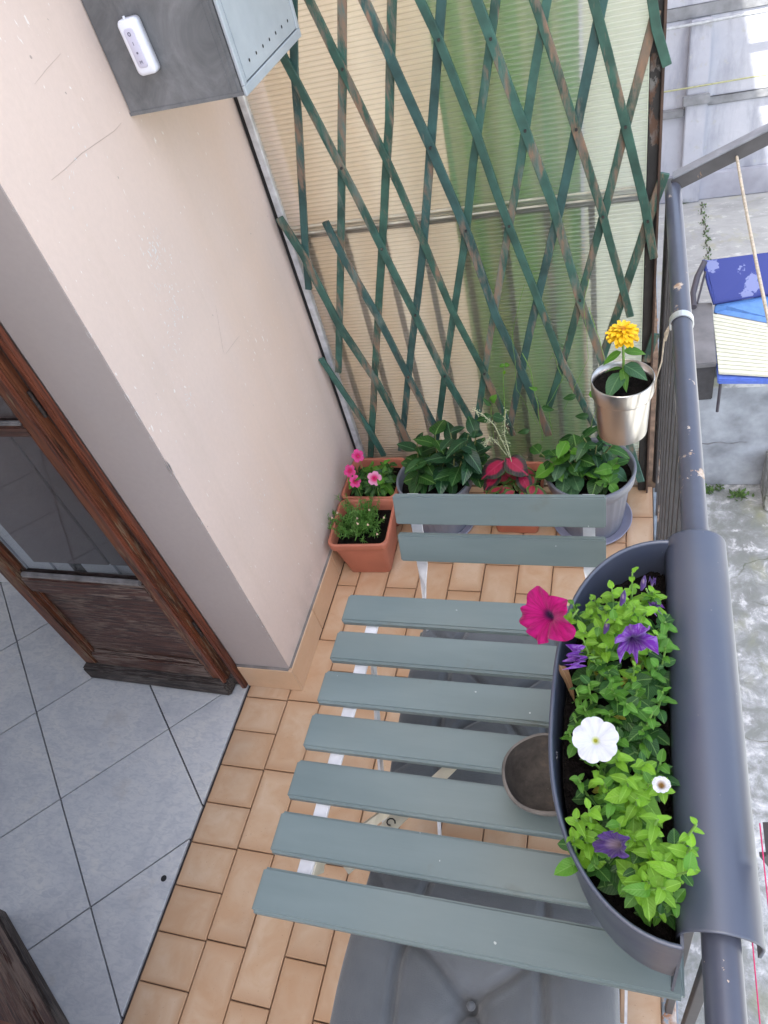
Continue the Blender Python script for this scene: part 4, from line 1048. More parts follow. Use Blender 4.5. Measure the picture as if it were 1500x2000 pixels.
P4 = petunia('petunia with a half closed white bloom near the saddle', (.01, .31), [
 (1205, 1480, .975, 9, .022, mx_), (1255, 1485, .985, 9, .024, lm), (1225, 1520, 1.0, 11, .026, lm), (1270, 1530, 1.0, 10, .028, lm), (1180, 1530, .97, 8, .022, mx_), (1290, 1490, .96, 8, .026, md), (1245, 1560, .99, 9, .027, lm), (1195, 1570, .97, 8, .022, md), (1130, 1520, .95, 6, .018, md), (1150, 1480, .95, 6, .02, md), (1165, 1505, .955, 6, .02, mx_)])
P5 = petunia('bright lime petunia with a dark violet wilted bloom at the near end of the planter', (0, .25), [
 (1125, 1600, .975, 10, .022, lm), (1150, 1580, .985, 8, .022, lm), (1120, 1635, .96, 7, .022, lm), (1285, 1600, 1.02, 10, .030, lm), (1325, 1645, 1.0, 8, .034, lm), (1300, 1680, 1.0, 9, .028, lm), (1270, 1725, .99, 8, .030, lm), (1300, 1735, 1.0, 8, .026, lm), (1355, 1700, 1.02, 7, .024, lm),
 (1240, 1640, .98, 8, .027, mx_), (1185, 1640, .96, 7, .022, md), (1320, 1760, .95, 5, .030, md), (1275, 1660, .99, 8, .030, mx_), (1160, 1690, .94, 5, .022, md), (1360, 1610, 1.045, 6, .016, lm), (1240, 1700, .965, 6, .024, mx_), (1290, 1785, .935, 5, .024, mx_), (1350, 1655, 1.02, 8, .022, lm), (1210, 1610, .975, 8, .022, mx_)])
# big dark old leaf low at the near end, dead leaf on the rim
put_leaf(P5, 'mid', atz(1205, 1665, .925), Vector((.55, -1, -.1)), (0, 0, 1), .050)
put_leaf(P2, 'dead', atz(1092, 1298, .945), Vector((.8, -1, -.1)), (0, 0, 1), .032)
fm_mag = flower_mesh('bloom', F_mag, 5, .26, .60, .26, .30, 4, point=.06); fm_wh = flower_mesh('bloom', F_white, 5, .17, .34, .15, .07, 5)
fm_pu = flower_mesh('bloom', F_purp, 5, .75, .9, .40, .45, 6); fm_dv = flower_mesh('bloom', F_dviol, 5, .3, 1.0, .25, .25, 9)
def trumpet(root, fp, nrm, r, mesh, stem_to, sq=(1, 1, 1), spin=0):
    put_flower(root, mesh, fp, nrm, r, 'bloom', spin, sq)
    back = Vector(fp) - Vector(nrm).normalized()*r*(.40 if mesh is fm_wh else .97)*sq[2]
    t = MB(); d = -Vector(nrm).normalized(); t.tube([back, back+d*r*.5, back+d*r*1.0, Vector(stem_to)], [r*.10, r*.08, r*.055, .0013], 8); part('flower_tube', t, M_stem, root)
    for k in range(5):
        a_ = k*1.256; e1 = d.cross(Vector((.1, .9, .2))).normalized(); e2 = d.cross(e1); rad = e1*cos(a_)+e2*sin(a_)
        put_leaf(root, 'lime', back+d*r*.95, rad*.9-d*.5, -d, .012)
fp = atz(1062, 1206, 1.035); tocam = (CAM-fp).normalized()
trumpet(P1, fp, tocam*.85+Vector((-.42, -.12, .25)), .040, fm_mag, atz(1130, 1190, .985), spin=.5)
fp = atz(1163, 1445, 1.0); trumpet(P3, fp, (CAM-fp).normalized()+Vector((-.05, 0, .1)), .0228, fm_wh, atz(1175, 1440, .94), spin=1.2)
fp = atz(1236, 1262, 1.03); trumpet(P2, fp, (CAM-fp).normalized()*.6+Vector((.05, -.5, .1)), .0235, fm_pu, atz(1215, 1215, 1.0), sq=(1.0, .85, 1.3), spin=.6)
fp = atz(1120, 1288, .985); trumpet(P2, fp, Vector((-.75, -.35, .3)), .0165, fm_pu, atz(1160, 1268, .97), sq=(.9, .7, 1.2), spin=2)
fp = atz(1280, 1188, .975); trumpet(P1, fp, Vector((.25, -.7, .45)), .011, fm_pu, atz(1265, 1165, .98), sq=(.7, .7, 1.6), spin=1)
fp = atz(1275, 1130, 1.0); trumpet(P1, fp, Vector((.1, .8, .4)), .0075, fm_dv, atz(1262, 1150, .98), sq=(.6, .6, 2.2), spin=1)
fp = atz(1192, 1650, 1.00); trumpet(P5, fp, Vector((-.5, -.35, .75)), .019, fm_dv, atz(1225, 1632, .985), sq=(.95, .8, 1.3), spin=1)
fp = atz(1292, 1532, 1.02); trumpet(P4, fp, (CAM-fp).normalized()+Vector((0, .3, 0)), .0085, flower_mesh('bloom', m_petal('closed_white_petal', (.78, .78, .84), (.30, .16, .04), .2), 5, .1, .9, .1, .1, 3), atz(1280, 1540, .99), sq=(1, 1, 1))
# buds
for (px, py, z_, R_) in ((1212, 1183, 1.045, P1), (1180, 1238, 1.01, P2), (1252, 1153, 1.03, P1)):
    p = atz(px, py, z_); t = MB(); t.tube([p, p+Vector((.002, .005, .002)), p+Vector((.003, .012, .003)), p+Vector((.004, .018, .004))], [.0012, .0032, .0030, .0008], 8); part('bud', t, F_dviol, R_)

# ------------------------------------------------------------------ steel pot with zinnia
sx_, sy_, sz_ = -.0125, 1.190, .820
sp = thing('steel_pot', (sx_, sy_, .672), 'brushed steel pot hanging inside the railing with a yellow flower', 'pot')
t = MB(); t.lathe([(.001, .684), (.044, .684), (.0480, .688), (.0530, .780), (.0535, .7835), (.0575, .785), (.0585, .788), (.0590, sz_-.002), (.0585, sz_), (.0565, sz_), (.0560, .79)], (sx_, sy_, 0), 56); part('vessel', t, M_steel, sp)
t = MB(); t.lathe([(.056, .800), (.04, .803), (.02, .805), (.001, .806)], (sx_, sy_, 0), 32, lambda a_, z_: 1+.01*sin(9*a_)); part('soil', t, M_soil, sp)
hg = thing('pot_hanger', (RX, 1.198, RZ), 'pale metal strap looped over the handrail holding the steel pot', 'hanger')
t = MB(); P = [(RX+(RR+.0025)*cos(a_), 1.198, RZ+(RR+.0025)*sin(a_)) for a_ in [radians(x) for x in range(-30, 211, 15)]]
t.strip(P, .0165, .002, [(cos(radians(x)), 0, sin(radians(x))) for x in range(-30, 211, 15)]); part('strap', t, M_strap, hg)
t = MB(); t.tube([(RX-RR-.003, 1.198, RZ-.006), (RX-RR-.010, 1.194, RZ-.03), (.056, 1.180, .86), (.0475, 1.178, .822), (.045, 1.18, .79)], .0014, 6); part('wire', t, M_rope, hg)
t = MB(); t.tube([(RX-RR-.003, 1.198, RZ-.008), (RX-RR-.007, 1.196, RZ-.02), (RX-RR-.008, 1.195, RZ-.035)], [.002, .004, .0018], 8); part('knot', t, M_rope, hg)
zn = thing('zinnia', (sx_, sy_, .806), 'golden yellow zinnia in the hanging steel pot', 'flower')
top = Vector((-.0125, 1.185, .925))
t = MB(); t.tube([(sx_, sy_, .803), (sx_+.002, sy_, .86), top-Vector((0, 0, .004))], [.003, .0026, .0022], 8); part('stem', t, M_stem, zn)
t = MB(); V = []; F = []; nl = 6
for j in range(nl+1):
    v = j/nl; wv_ = .42*(v**.5)*(1-.25*v**3) if j < nl else .17
    for i in (-1, 0, 1): V.append((i*wv_*.5, v, -.25*v*v+.10*abs(i)*v+.06*v))
for j in range(nl):
    for i in (0, 1): F.append((j*3+i, j*3+i+1, j*3+i+4, j*3+i+3))
t.add(V, F, True); pm = t.mesh('petal', M_zin, fix=False)
for (cnt, size, el, dz) in ((16, .0310, -.22, -.002), (16, .0300, -.02, .001), (14, .0265, .16, .004), (11, .020, .42, .007), (8, .013, .8, .010)):
    for k in range(cnt):
        a_ = 2*pi*k/cnt + random.uniform(-.15, .15) + size*100; e_ = el + random.uniform(-.15, .15); d = Vector((cos(a_)*cos(e_), sin(a_)*cos(e_), sin(e_)))
        x = d.cross(Vector((0, 0, 1))).normalized(); zz = x.cross(d); s_ = size*random.uniform(.9, 1.08)
        o = link('petal', pm, (0, 0, 0), zn); o.matrix_local = Matrix.Translation(top+Vector((0, 0, dz))-Vector(zn.location)) @ Matrix((x, d, zz)).transposed().to_4x4() @ Matrix.Diagonal((s_, s_, s_, 1))
t = MB(); t.lathe([(.001, .013), (.004, .012), (.006, .008), (.005, .002)], top, 14); part('centre', t, M_zinc, zn)
for (px, py, z_, dx, dy, dz, s_, k) in (
  (1214, 700, .835, -.5, -1.0, -.18, .058, 'zl'), (1222, 700, .850, .9, -.45, -.15, .048, 'zl'), (1205, 672, .88, -.75, -.1, -.35, .042, 'zf'), (1228, 672, .88, .8, .1, .0, .040, 'zf'),
  (1222, 705, .845, .15, -1, -.2, .040, 'zf'), (1232, 650, .905, .8, .1, .5, .016, 'lime'), (1238, 652, .905, .6, -.3, .5, .014, 'lime'), (1230, 720, .835, .9, -.3, .2, .024, 'zf'), (1216, 705, .84, -.9, .3, .1, .03, 'zf'), (1230, 725, .83, .6, -.7, .3, .022, 'mid'), (1214, 655, .905, -.6, .4, .1, .024, 'zf')):
    put_leaf(zn, k, Vector((sx_+dx*.003, sy_+dy*.003, z_)), (dx, dy, dz), (0, -.1, 1), s_, random.uniform(-.2, .2))

# ------------------------------------------------------------------ floor pots
def sq_pot(label, cx_, cy_, half, halfb, h, rz, soil_z, depth=1.0):
    r = thing('terracotta_pot', (cx_, cy_, .001), label, 'pot', 'square terracotta plastic pots along the divider'); r.rotation_euler = (0, 0, rz)
    def rr(hf, n=5, k=.22, hy=None):
        hy = hy or hf*depth; P = []; rad = hf*k
        for qx, qy, a0 in ((1, 1, 0), (-1, 1, 90), (-1, -1, 180), (1, -1, 270)):
            for i in range(n+1): a_ = radians(a0+90*i/n); P.append((qx*(hf-rad)+rad*cos(a_), qy*(hy-rad)+rad*sin(a_)))
        return P
    def loft(rings, nm, mat, capb=False, capt=False):
        V = []; F = []; n = len(rr(1))
        for hf, zz in rings: V += [(x, y, zz) for x, y in rr(hf)]
        for i in range(len(rings)-1):
            for k in range(n): F.append((i*n+k, i*n+(k+1) % n, (i+1)*n+(k+1) % n, (i+1)*n+k))
        if capb: F.append(tuple(range(n-1, -1, -1)))
        if capt: F.append(tuple((len(rings)-1)*n+k for k in range(n)))
        t = MB(); t.add(V, F, True); me = t.mesh(nm, mat); 
        return link(nm, me, (0, 0, 0), r)
    loft([(halfb, 0), (halfb+.002, .003), (half*.90, h-.030)], 'body', M_terra, capb=True)
    loft([(half*.90, h-.0302), (half*.965, h-.029), (half*.985, h-.024), (half, h-.004), (half*.99, h), (half*.93, h+.0005), (half*.90, h-.003), (half*.87, h-.03), (half*.83, soil_z-.01)], 'rim', M_terra)
    loft([(half*.862, soil_z), (half*.5, soil_z+.004), (half*.1, soil_z+.006)], 'soil', M_soil, capt=True)
    return r
PA = (-.763, 1.388); sq_pot('square terracotta pot in front of the corner, holding needle-leaved greenery', PA[0], PA[1], .0935, .064, .165, radians(3), .125, 1.03)
PB = (-.772, 1.577); sq_pot('square terracotta pot pushed into the wall corner under pink flowers', PB[0], PB[1], .0915, .064, .165, 0, .13, 1.0)
PD = (-.322, 1.560); sq_pot('square terracotta pot between the two round grey pots', PD[0], PD[1], .085, .062, .165, radians(-1), .135, 1.0)
def round_pot(label, cx_, cy_, R_, h, slab):
    r = thing('round_pot', (cx_, cy_, .001), label, 'pot', 'round grey ribbed pots along the divider')
    c_ = (cx_, cy_, .001)
    t = MB(); t.lathe([(.001, .0), (R_*.78, .0), (R_*.88, .004), (R_*.93, .018), (R_*.91, .018), (R_*.86, .006), (.001, .004)], c_, 56); part('saucer', t, M_saucer, r)
    rib = lambda a_, z_: 1 + (.012*(1 if sin(a_*26) > .2 else -1) if .03 < z_ < h-.05 else 0)
    t = MB(); t.lathe([(R_*.70, .006), (R_*.72, .02), (R_*.73, .035), (R_*.86, h-.055), (R_*.88, h-.045), (R_*.93, h-.042)], c_, 104, rib); part('body', t, M_pot, r)
    t = MB(); t.lathe([(R_*.935, h-.041), (R_*.97, h-.037), (R_, h-.006), (R_*.995, h), (R_*.95, h+.001), (R_*.925, h-.004), (R_*.89, h-.05)], c_, 64); part('rim', t, M_pot, r)
    t = MB(); t.lathe([(R_*.905, h-.038), (R_*.6, h-.034), (R_*.3, h-.030), (.001, h-.031)], c_, 40, lambda a_, z_: 1+.008*sin(11*a_)); part('soil', t, M_soil, r)
    return r
PC = (-.563, 1.545); round_pot('round grey pot with the dense dark green shrub, on a blue saucer', PC[0], PC[1], .117, .20, None)
PE = (-.103, 1.555); round_pot('larger round grey pot at the right near the railing, on a pale saucer', PE[0], PE[1], .126, .225, None)

# --- shrub in left round pot
sh = thing('dark_shrub', (PC[0], PC[1], .17), 'dense dark glossy leaved shrub in the left round grey pot', 'plant')
def bush(root, cen, spots, keys):
    for (px, py, z_, n_, s_, ks) in spots:
        tip = atz(px, py, z_); b_ = Vector((cen[0]+(tip.x-cen[0])*.35, cen[1]+(tip.y-cen[1])*.35, root.location.z))
        tip.y = min(tip.y, YP-.06)
        shoot(root, b_, tip, n_-1, s_*1.36, ks or keys, M_stemd, t0=.5, sr=.0022, up=.12, small=.8)
dk = ['dark', 'deep', 'dark']; dg = ['deep', 'deep', 'deep', 'mid']
bush(sh, PC, [(815, 865, .34, 7, .060, dk), (850, 850, .38, 7, .056, dg), (880, 845, .40, 7, .06, dk), (915, 850, .40, 8, .06, dk), (905, 885, .33, 8, .065, dk), (870, 895, .30, 8, .066, dk), (835, 900, .29, 8, .062, dg),
  (820, 930, .25, 7, .062, dg), (930, 880, .34, 7, .058, dk), (805, 900, .28, 6, .052, dg), (895, 930, .25, 6, .06, dk), (940, 905, .28, 6, .055, dg), (930, 840, .42, 6, .05, dk), (860, 925, .25, 5, .055, dk)], dk)
# --- plant in right round pot
rp = thing('leafy_plant', (PE[0], PE[1], .19), 'loose green climbing plant in the right round grey pot', 'plant')
gl_ = ['deep', 'blue', 'mid']; ly = ['blue', 'mid', 'fresh']
bush(rp, PE, [(1080, 905, .30, 7, .046, ly), (1075, 880, .34, 6, .046, gl_), (1105, 865, .37, 7, .045, ly), (1095, 925, .26, 6, .05, ['blue', 'blue']), (1120, 930, .25, 5, .05, ['blue', 'blue', 'fresh']), (1130, 880, .34, 6, .05, gl_),
  (1140, 855, .38, 6, .05, ['deep', 'deep']), (1165, 870, .35, 6, .055, ['deep', 'dark']), (1180, 885, .33, 6, .05, ['deep', 'dark']), (1175, 925, .27, 6, .042, ly), (1195, 915, .28, 6, .042, ly), (1205, 905, .28, 5, .042, gl_), (1190, 945, .24, 5, .038, ly), (1055, 885, .33, 6, .04, gl_),
  (1110, 900, .31, 6, .05, gl_), (1150, 900, .30, 6, .05, ['deep', 'dark', 'deep']), (1195, 870, .36, 5, .046, gl_)], gl_)
# --- coleus
co = thing('coleus', (PD[0], PD[1], .135), 'crimson leaved foliage plant with pale seed stalks in the middle pot', 'plant')
for (px, py, z_, dx, dy, s_, k) in ((985, 900, .30, -.75, -.65, .062, 'cole'), (988, 895, .31, .75, -.55, .060, 'cole'), (975, 920, .27, -.6, -.8, .05, 'cole'), (1005, 905, .285, -.1, .9, .05, 'cole'), (1015, 925, .26, .5, -.8, .045, 'cole')):
    put_leaf(co, k, atz(px, py, z_), (dx, dy, -.1), (0, -.2, 1), s_*1.3, random.uniform(-.2, .2))
for k in range(38):
    px = random.uniform(955, 1050); py = random.uniform(915, 965); z_ = random.uniform(.19, .25); a_ = random.uniform(0, 6.28)
    put_leaf(co, 'col2', atz(px, py, z_), (cos(a_), sin(a_)-.4, random.uniform(-.1, .3)), (0, -.2, 1), random.uniform(.034, .052), random.uniform(-.3, .3))
for k in range(5):
    p = atz(970+15*k, 935, .24); t = MB(); t.tube([(PD[0]+random.uniform(-.03, .03), PD[1], .135), p], .002, 6); part('stem', t, M_stemd, co)
for pts in ([(998, 900, .30), (965, 830, .42), (925, 800, .48)], [(1000, 905, .30), (985, 850, .40), (988, 800, .50)], [(990, 890, .31), (960, 855, .38), (945, 870, .36)]):
    P = [atz(*q) for q in pts]; 
    for q in P: q.y = min(q.y, YP-.05)
    t = MB(); t.tube([P[0], P[0].lerp(P[1], .5)+Vector((0, 0, .006)), P[1], P[1].lerp(P[2], .5)+Vector((0, 0, .008)), P[2]], .0013, 6); part('seed_stalk', t, M_fuzz, co)
    t = MB()
    for k in range(70):
        u_ = random.uniform(.25, 1); q = P[0].lerp(P[1], u_*2) if u_ < .5 else P[1].lerp(P[2], u_*2-1)
        q = q + Vector((random.gauss(0, .004), random.gauss(0, .004), random.gauss(.004, .005))); s_ = .0018
        t.add([q+Vector(v)*s_ for v in ((1, 0, -.6), (-.6, .9, -.6), (-.6, -.9, -.6), (0, 0, 1))], [(0, 1, 3), (1, 2, 3), (2, 0, 3), (0, 2, 1)])
    part('seed_heads', t, M_fuzz, co)['kind'] = 'stuff'
# --- pink vinca
vi = thing('vinca', (PB[0], PB[1], .13), 'small bedding plant with four pink blooms in the corner pot', 'flower')
for k in range(24):
    px = random.uniform(685, 762); py = random.uniform(905, 955); tip = atz(px, py, random.uniform(.18, .235)); tip.x = max(tip.x, WX+.03)
    shoot(vi, (PB[0]+(tip.x-PB[0])*.4, PB[1]+(tip.y-PB[1])*.4, .13), tip, 7, .038, ['vin', 'vin', 'fresh'] if k % 2 else ['deep', 'vin'], t0=.4, small=.7)
fv1 = flower_mesh('bloom', F_vinca, 5, .02, .12, .26, .05, 2, flat=True, n=50); fv2 = flower_mesh('bloom', F_vinca2, 5, .04, .16, .30, .08, 3, flat=True, n=50)
for (px, py, z_, me, r_, nx_) in ((732, 934, .245, fv1, .023, .25), (699, 890, .27, fv2, .0215, .35), (683, 920, .25, fv2, .0215, -.5), (694, 940, .235, fv2, .0205, .45)):
    p = atz(px, py, z_); p.x = max(p.x, WX+.018); put_flower(vi, me, p, (CAM-p).normalized()+Vector((nx_, 0, .1)), r_, 'bloom', px*.1)
    t = MB(); t.tube([p-Vector((0, 0, .002)), (p.x*.9+PB[0]*.1, p.y, .17)], .001, 6); part('stem', t, M_stem, vi)
# --- portulaca
po = thing('portulaca', (PA[0], PA[1], .125), 'spiky needle-leaved green plant in the front terracotta pot', 'plant')
nd = MB(); tips = []
for k in range(120):
    a_ = random.uniform(0, 6.28); rr_ = min(.062, abs(random.gauss(0, .036))); L_ = random.uniform(.04, .085)
    b_ = Vector((PA[0]-.015+.6*rr_*cos(a_), PA[1]+.005+.6*rr_*sin(a_), .125)); tp_ = b_+Vector((cos(a_)*rr_*1.1, sin(a_)*rr_*1.1, L_)); tips.append(tp_)
    t = nd; t.tube([b_, b_.lerp(tp_, .5)+Vector((random.gauss(0, .004), random.gauss(0, .004), 0)), tp_], .0011, 4, cap=False)
    for j in range(20):
        u_ = random.uniform(.25, 1); p = b_.lerp(tp_, u_); dd = Vector((random.gauss(0, 1), random.gauss(0, 1), random.gauss(.5, .7))).normalized()*random.uniform(.010, .019)
        sd_ = dd.cross(Vector((.3, .2, .9))).normalized()*.0011; nd.add([p-sd_, p+sd_, p+dd*.6+sd_*.9, p+dd, p+dd*.6-sd_*.9], [(0, 1, 2, 3, 4)], True)
part('needle_leaves', nd, m_leaf('needle_leaf', (.11, .25, .05), (.2, .35, .1), veins=0), po, fix=False)['kind'] = 'stuff'
t = MB()
for k in range(9):
    p = random.choice(tips)+Vector((0, 0, .003)); t.tube([p, p+Vector((0, 0, .006))], [.0035, .001], 6)
part('dry_buds', t, simple('dry_bud', (.55, .40, .28), .8), po)['kind'] = 'stuff'

# ------------------------------------------------------------------ vines on the lattice
vn = thing('climbing_vine', (-.15, YP-.045, .20), 'thin climbing vine with few leaves reaching up the green lattice', 'plant')
def vine(pts, y, r=.0012, leaves=(), size=.03, key='deep'):
    P = [aty(px, py, y) for px, py in pts]; Q = []
    for a_, b_ in zip(P[:-1], P[1:]):
        for k in range(4): Q.append(a_.lerp(b_, k/4)+Vector((random.uniform(-.002, .002), 0, random.uniform(-.002, .002))))
    Q.append(P[-1]); t = MB(); t.tube(Q, r, 6); part('tendril', t, M_stem, vn)
    for (px, py, dx, dz, s_, kk) in leaves: put_leaf(vn, kk, aty(px, py, y-.004), (dx, -.35, dz), (0, -1, .5), s_, random.uniform(-.2, .2))
vine([(1060, 860), (1050, 790), (1035, 720), (1020, 690)], YP-.06, leaves=[(1058, 795, .9, -.1, .035, 'deep'), (1050, 760, -.5, .3, .02, 'fresh')])
vine([(985, 830), (984, 770), (982, 712)], YP-.06, leaves=[(985, 712, -.8, -.1, .014, 'fresh'), (985, 712, .8, .1, .016, 'fresh'), (984, 730, .3, 1, .012, 'lime')])
vine([(965, 860), (962, 825), (958, 790)], YP-.06, leaves=[(960, 812, -.9, -.1, .045, 'deep'), (962, 812, .9, -.15, .04, 'blue'), (958, 792, -.4, .8, .03, 'deep'), (960, 785, .4, .9, .028, 'fresh')])
vine([(1150, 860), (1160, 810), (1190, 740), (1170, 660), (1150, 600)], YP-.05, .0008, leaves=[(1125, 772, -.9, -.1, .035, 'deep'), (1150, 812, -.9, .2, .036, 'deep'), (1140, 850, .3, .6, .04, 'deep'), (1150, 770, .6, .3, .028, 'fresh')])
vine([(1080, 850), (1070, 790), (1100, 740), (1080, 690), (1072, 705)], YP-.055, .0008, leaves=[(1120, 850, -.9, -.2, .045, 'deep'), (1035, 840, -.9, 0, .035, 'deep'), (1165, 855, .6, .3, .045, 'deep')])
vine([(1050, 830), (1010, 760), (1000, 650), (1025, 555)], YP-.05, .0006)
vine([(1100, 800), (1150, 700), (1140, 600), (1150, 545)], YP-.05, .0006)

# ------------------------------------------------------------------ courtyard
GZ, EZ = -4.5, -3.0
b = MB(); b.box(-1.0, 60, -60, 6.20, GZ-.5, GZ); cg = solo('courtyard_ground', b, M_conc, kind='structure', origin=(0, 0, GZ))
b = MB(); b.box(-1.0, 14, 6.26, 9.75, GZ-.4, EZ-.002); tr_ = solo('terrace', b, M_terr, kind='structure', origin=(0, 6.2, EZ))
t = MB(); t.box(-.9, 13, 6.06, 6.258, EZ-.13, EZ+.012); part('kerb', t, M_conc, tr_, bev=.012)
rw = thing('retaining_wall', (1.0, 6.15, GZ), 'grey rendered retaining wall under the terrace edge', 'wall')
t = MB(); t.box(-.9, 13, 6.12, 6.258, GZ, EZ-.1302); part('render', t, M_retain, rw, bev=.01)
t = MB(); t.tube([(.6+.06*i, 6.1195, GZ+.62+.012*sin(i*1.7)) for i in range(10)], .008, 5); part('crack', t, M_courtd, rw)
t = MB(); t.box(1.335, 2.1, 5.72, 6.1195, GZ, GZ+.55); part('step_block', t, M_conc, rw, bev=.03)
fw = thing('courtyard_wall', (.8, 9.7, EZ), 'weathered whitewashed wall with a pilaster across the courtyard', 'wall')
vbox(fw, 'render', -6, 14, 9.70, 10.0, EZ-.01, 2.6, M_court, .01)
vbox(fw, 'pilaster', .575, .80, 9.60, 9.6995, EZ, -1.0, M_court, .012)
vbox(fw, 'plinth', -6, 14, 9.655, 9.6995, EZ, EZ+.33, simple('grey_blue_plinth', (.30, .31, .36), .9, var=.2, sc=3), .01)
vbox(fw, 'ledge', .812, 8, 9.68, 9.6995, -1.90, -1.80, M_courtd, .012)
vbox(fw, 'ledge', -3, .565, 9.62, 9.6995, -1.97, -1.88, M_courtd, .012)
vbox(fw, 'capital', .535, .825, 9.55, 9.5995, -1.83, -1.72, M_courtd, .012)
vbox(fw, 'cornice', -6, 14, 9.69, 9.6995, -.99, -.86, M_courtd, .02)
t = MB(); t.tube([(-3, 9.58, -1.68), (.6, 9.58, -1.64), (8, 9.58, -1.52)], .009, 8); part('gas_pipe', t, M_pipe, fw)
t = MB(); t.tube([(-3, 9.57, -1.03), (8, 9.57, -.97)], .016, 10); part('pipe', t, M_pipew, fw)
# right-hand and rear buildings close the court
sb = thing('courtyard_building', (20, 2, GZ), 'pale neighbouring building closing the courtyard on the right', 'building')
t = MB(); t.box(20, 26, -30, 9.6, GZ, -1.0); part('wall', t, M_ext, sb)
sm_ = thing('own_building', (-2, 5, GZ), 'lower storey of the house under the balcony', 'building')
t = MB(); t.box(-5, -.87, -6, 9.69, GZ, -.17); part('wall', t, M_wall, sm_)
t = MB(); t.box(-5, -.87, 3.41, 9.69, -.169, 6.4); t.box(-5, -1.15, -6, 9.69, 2.81, 6.4); t.box(-5, -.87, -6, -2.43, -.169, 6.4); part('upper_wall', t, M_wall, sm_)
# weeds
wm = MB()
def weed(cx_, cy_, cz_, n_, sp_, s_):
    for k in range(n_):
        p = Vector((cx_+random.gauss(0, sp_), cy_+random.gauss(0, sp_*.5), cz_+abs(random.gauss(0, sp_*.5)))); dd = Vector((random.gauss(0, 1), random.gauss(0, 1), random.uniform(.2, 1.2))).normalized()*s_*random.uniform(.5, 1.2)
        sd_ = dd.cross(Vector((.3, .2, .9))).normalized()*s_*.3; wm.add([p, p+dd*.5+sd_, p+dd, p+dd*.5-sd_], [(0, 1, 2, 3)])
weed(.80, 6.02, GZ, 90, .05, .05); weed(1.12, 5.95, GZ, 80, .06, .05); weed(.93, 6.08, GZ, 30, .03, .035)
weed(.62, 9.62, EZ, 50, .04, .04)
for i in range(26): weed(.835+.02*sin(i*1.3), 9.5-i*.055, EZ-.005, 5 if i % 4 else 12, .015, .03)
q_ = solo('weeds', wm, M_moss, kind='stuff', origin=(.8, 6, GZ), fix=False); q_['label'] = 'small weeds growing in the cracks and along the wall foot'
# crack in the terrace
t = MB(); 
for i in range(28):
    x_ = .835+.02*sin(i*1.3)+random.uniform(-.008, .008); yy = 9.6-i*.055; t.add([(x_-.006, yy, EZ+.002), (x_+.008, yy-.01, EZ+.002), (x_+.006, yy-.065, EZ+.002), (x_-.009, yy-.055, EZ+.002)], [(3, 2, 1, 0)])
part('crack', t, simple('crack_dirt', (.06, .06, .045), .95), tr_, fix=False)

# ------------------------------------------------------------------ garden chair on the terrace
def quad(root, nm, pts, th, mat, bev=.004):
    P = [Vector(p) for p in pts]; n_ = (P[1]-P[0]).cross(P[3]-P[0]).normalized(); 
    if n_.z < 0: n_ = -n_
    t = MB(); t.add(P+[p-n_*th for p in P], [(0, 1, 2, 3), (7, 6, 5, 4), (0, 4, 5, 1), (1, 5, 6, 2), (2, 6, 7, 3), (3, 7, 4, 0)]); return part(nm, t, mat, root, bev=bev, seg=2)
a = NT('navy_floral_print'); c = a.coord()
f1 = a.vor(c, 4.4, 'F1')
col = a.mix(a.ramp(a.math('ADD', f1, a.math('MULTIPLY', a.noise(c, 34, 3), .45)), [(.50, 1), (.54, 0)]), (.030, .045, .20), (.17, .20, .38))
M_floral = a.set(col, .8)
M_blue = simple('light_blue_fabric', (.10, .23, .50), .8, var=.12); M_navy = simple('navy_piping', (.015, .03, .17), .7, var=.1)
M_gframe = simple('dark_plastic', (.045, .042, .055), .45, var=.2, sc=6)
gc = thing('garden_chair', (1.05, 7.2, EZ), 'garden chair with navy floral cushion standing on the terrace below', 'chair')
TL, TR_ = atz(1374, 508, -2.25), atz(1515, 490, -2.25); BL, BR_ = atz(1396, 594, -2.52), atz(1535, 570, -2.52)
quad(gc, 'back_cushion', [BL, BR_, TR_, TL], .05, M_floral, .012)
t = MB(); t.tube([TL, (TL+BL)/2+Vector((-.01, 0, 0)), BL], .016, 8); t.tube([BL+Vector((0, 0, .01)), BR_+Vector((0, 0, .01))], .008, 8); part('piping', t, M_navy, gc)
SL, SR_ = atz(1393, 612, -2.62), atz(1540, 640, -2.62)
quad(gc, 'seat_cushion', [SL+Vector((0, 0, 0)), SR_, BR_+Vector((0, 0, -.02)), BL+Vector((0, 0, -.02))], .06, M_blue, .01)
S3, S4 = atz(1402, 742, -2.62), atz(1545, 742, -2.62)
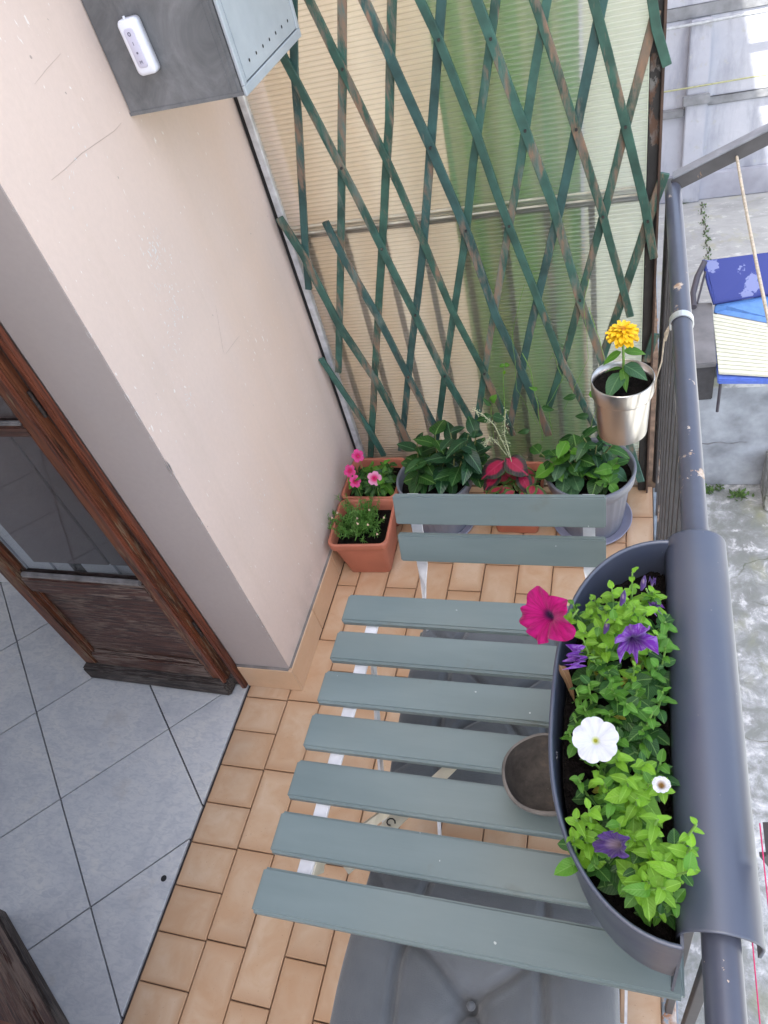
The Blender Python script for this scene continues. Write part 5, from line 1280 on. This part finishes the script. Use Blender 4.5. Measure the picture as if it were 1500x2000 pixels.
quad(gc, 'seat_cushion', [S3, S4, SR_+Vector((0, -.02, -.012)), SL+Vector((0, -.02, -.012))], .05, simple('royal_blue_fabric', (.07, .13, .45), .8), .01)
# frame: arms and legs
AL = [atz(1376, 512, -2.24), atz(1362, 540, -2.30), atz(1353, 575, -2.36), atz(1355, 600, -2.38)]
t = MB(); t.tube(AL, .028, 8); t.tube([atz(1378, 530, -2.3), atz(1370, 560, -2.42), atz(1362, 592, -2.5)], .010, 8); part('arm', t, M_gframe, gc)
for p in (BL+Vector((.02, .05, 0)), S3+Vector((.03, .03, 0)), Vector((1.6, BL.y, -2.6)), Vector((1.6, S3.y+.03, -2.66))):
    t = MB(); t.tube([p+Vector((0, 0, -.05)), (p.x, p.y, EZ)], .014, 8); part('leg', t, M_gframe, gc)
rb = thing('ribbed_board', (1.1, 6.6, -2.58), 'cream ribbed board lying across the blue garden chair seat', 'board')
C = [atz(1404, 727, -2.585), atz(1545, 735, -2.585), atz(1545, 640, -2.585), atz(1392, 611, -2.585)]
nrib = 15
for k in range(nrib):
    f0, f1_ = k/nrib, (k+.86)/nrib
    q = [C[0].lerp(C[3], f0), C[1].lerp(C[2], f0), C[1].lerp(C[2], f1_), C[0].lerp(C[3], f1_)]
    quad(rb, 'slat', q, .012, simple('cream_board_plastic', (.56, .57, .46), .6, var=.1, sc=12) if k == 0 else bpy.data.materials['cream_board_plastic'], .002)
quad(rb, 'backing', [p+Vector((0, 0, -.0125)) for p in C], .010, bpy.data.materials['cream_board_plastic'], .002)
gx = thing('grey_box', (.68, 6.8, EZ), 'flat grey box with dark front edge left of the garden chair', 'box')
G = [atz(1355, 712, -2.56), atz(1400, 708, -2.56), atz(1391, 590, -2.56), atz(1346, 592, -2.56)]
quad(gx, 'lid', G, .05, simple('dull_grey_plastic', (.15, .15, .155), .6, var=.25, sc=5), .008)
quad(gx, 'body', [p+Vector((0, .03, -.0505)) for p in G], .39, simple('dark_grey_plastic', (.035, .035, .04), .6, var=.2), .008)
# far thin things
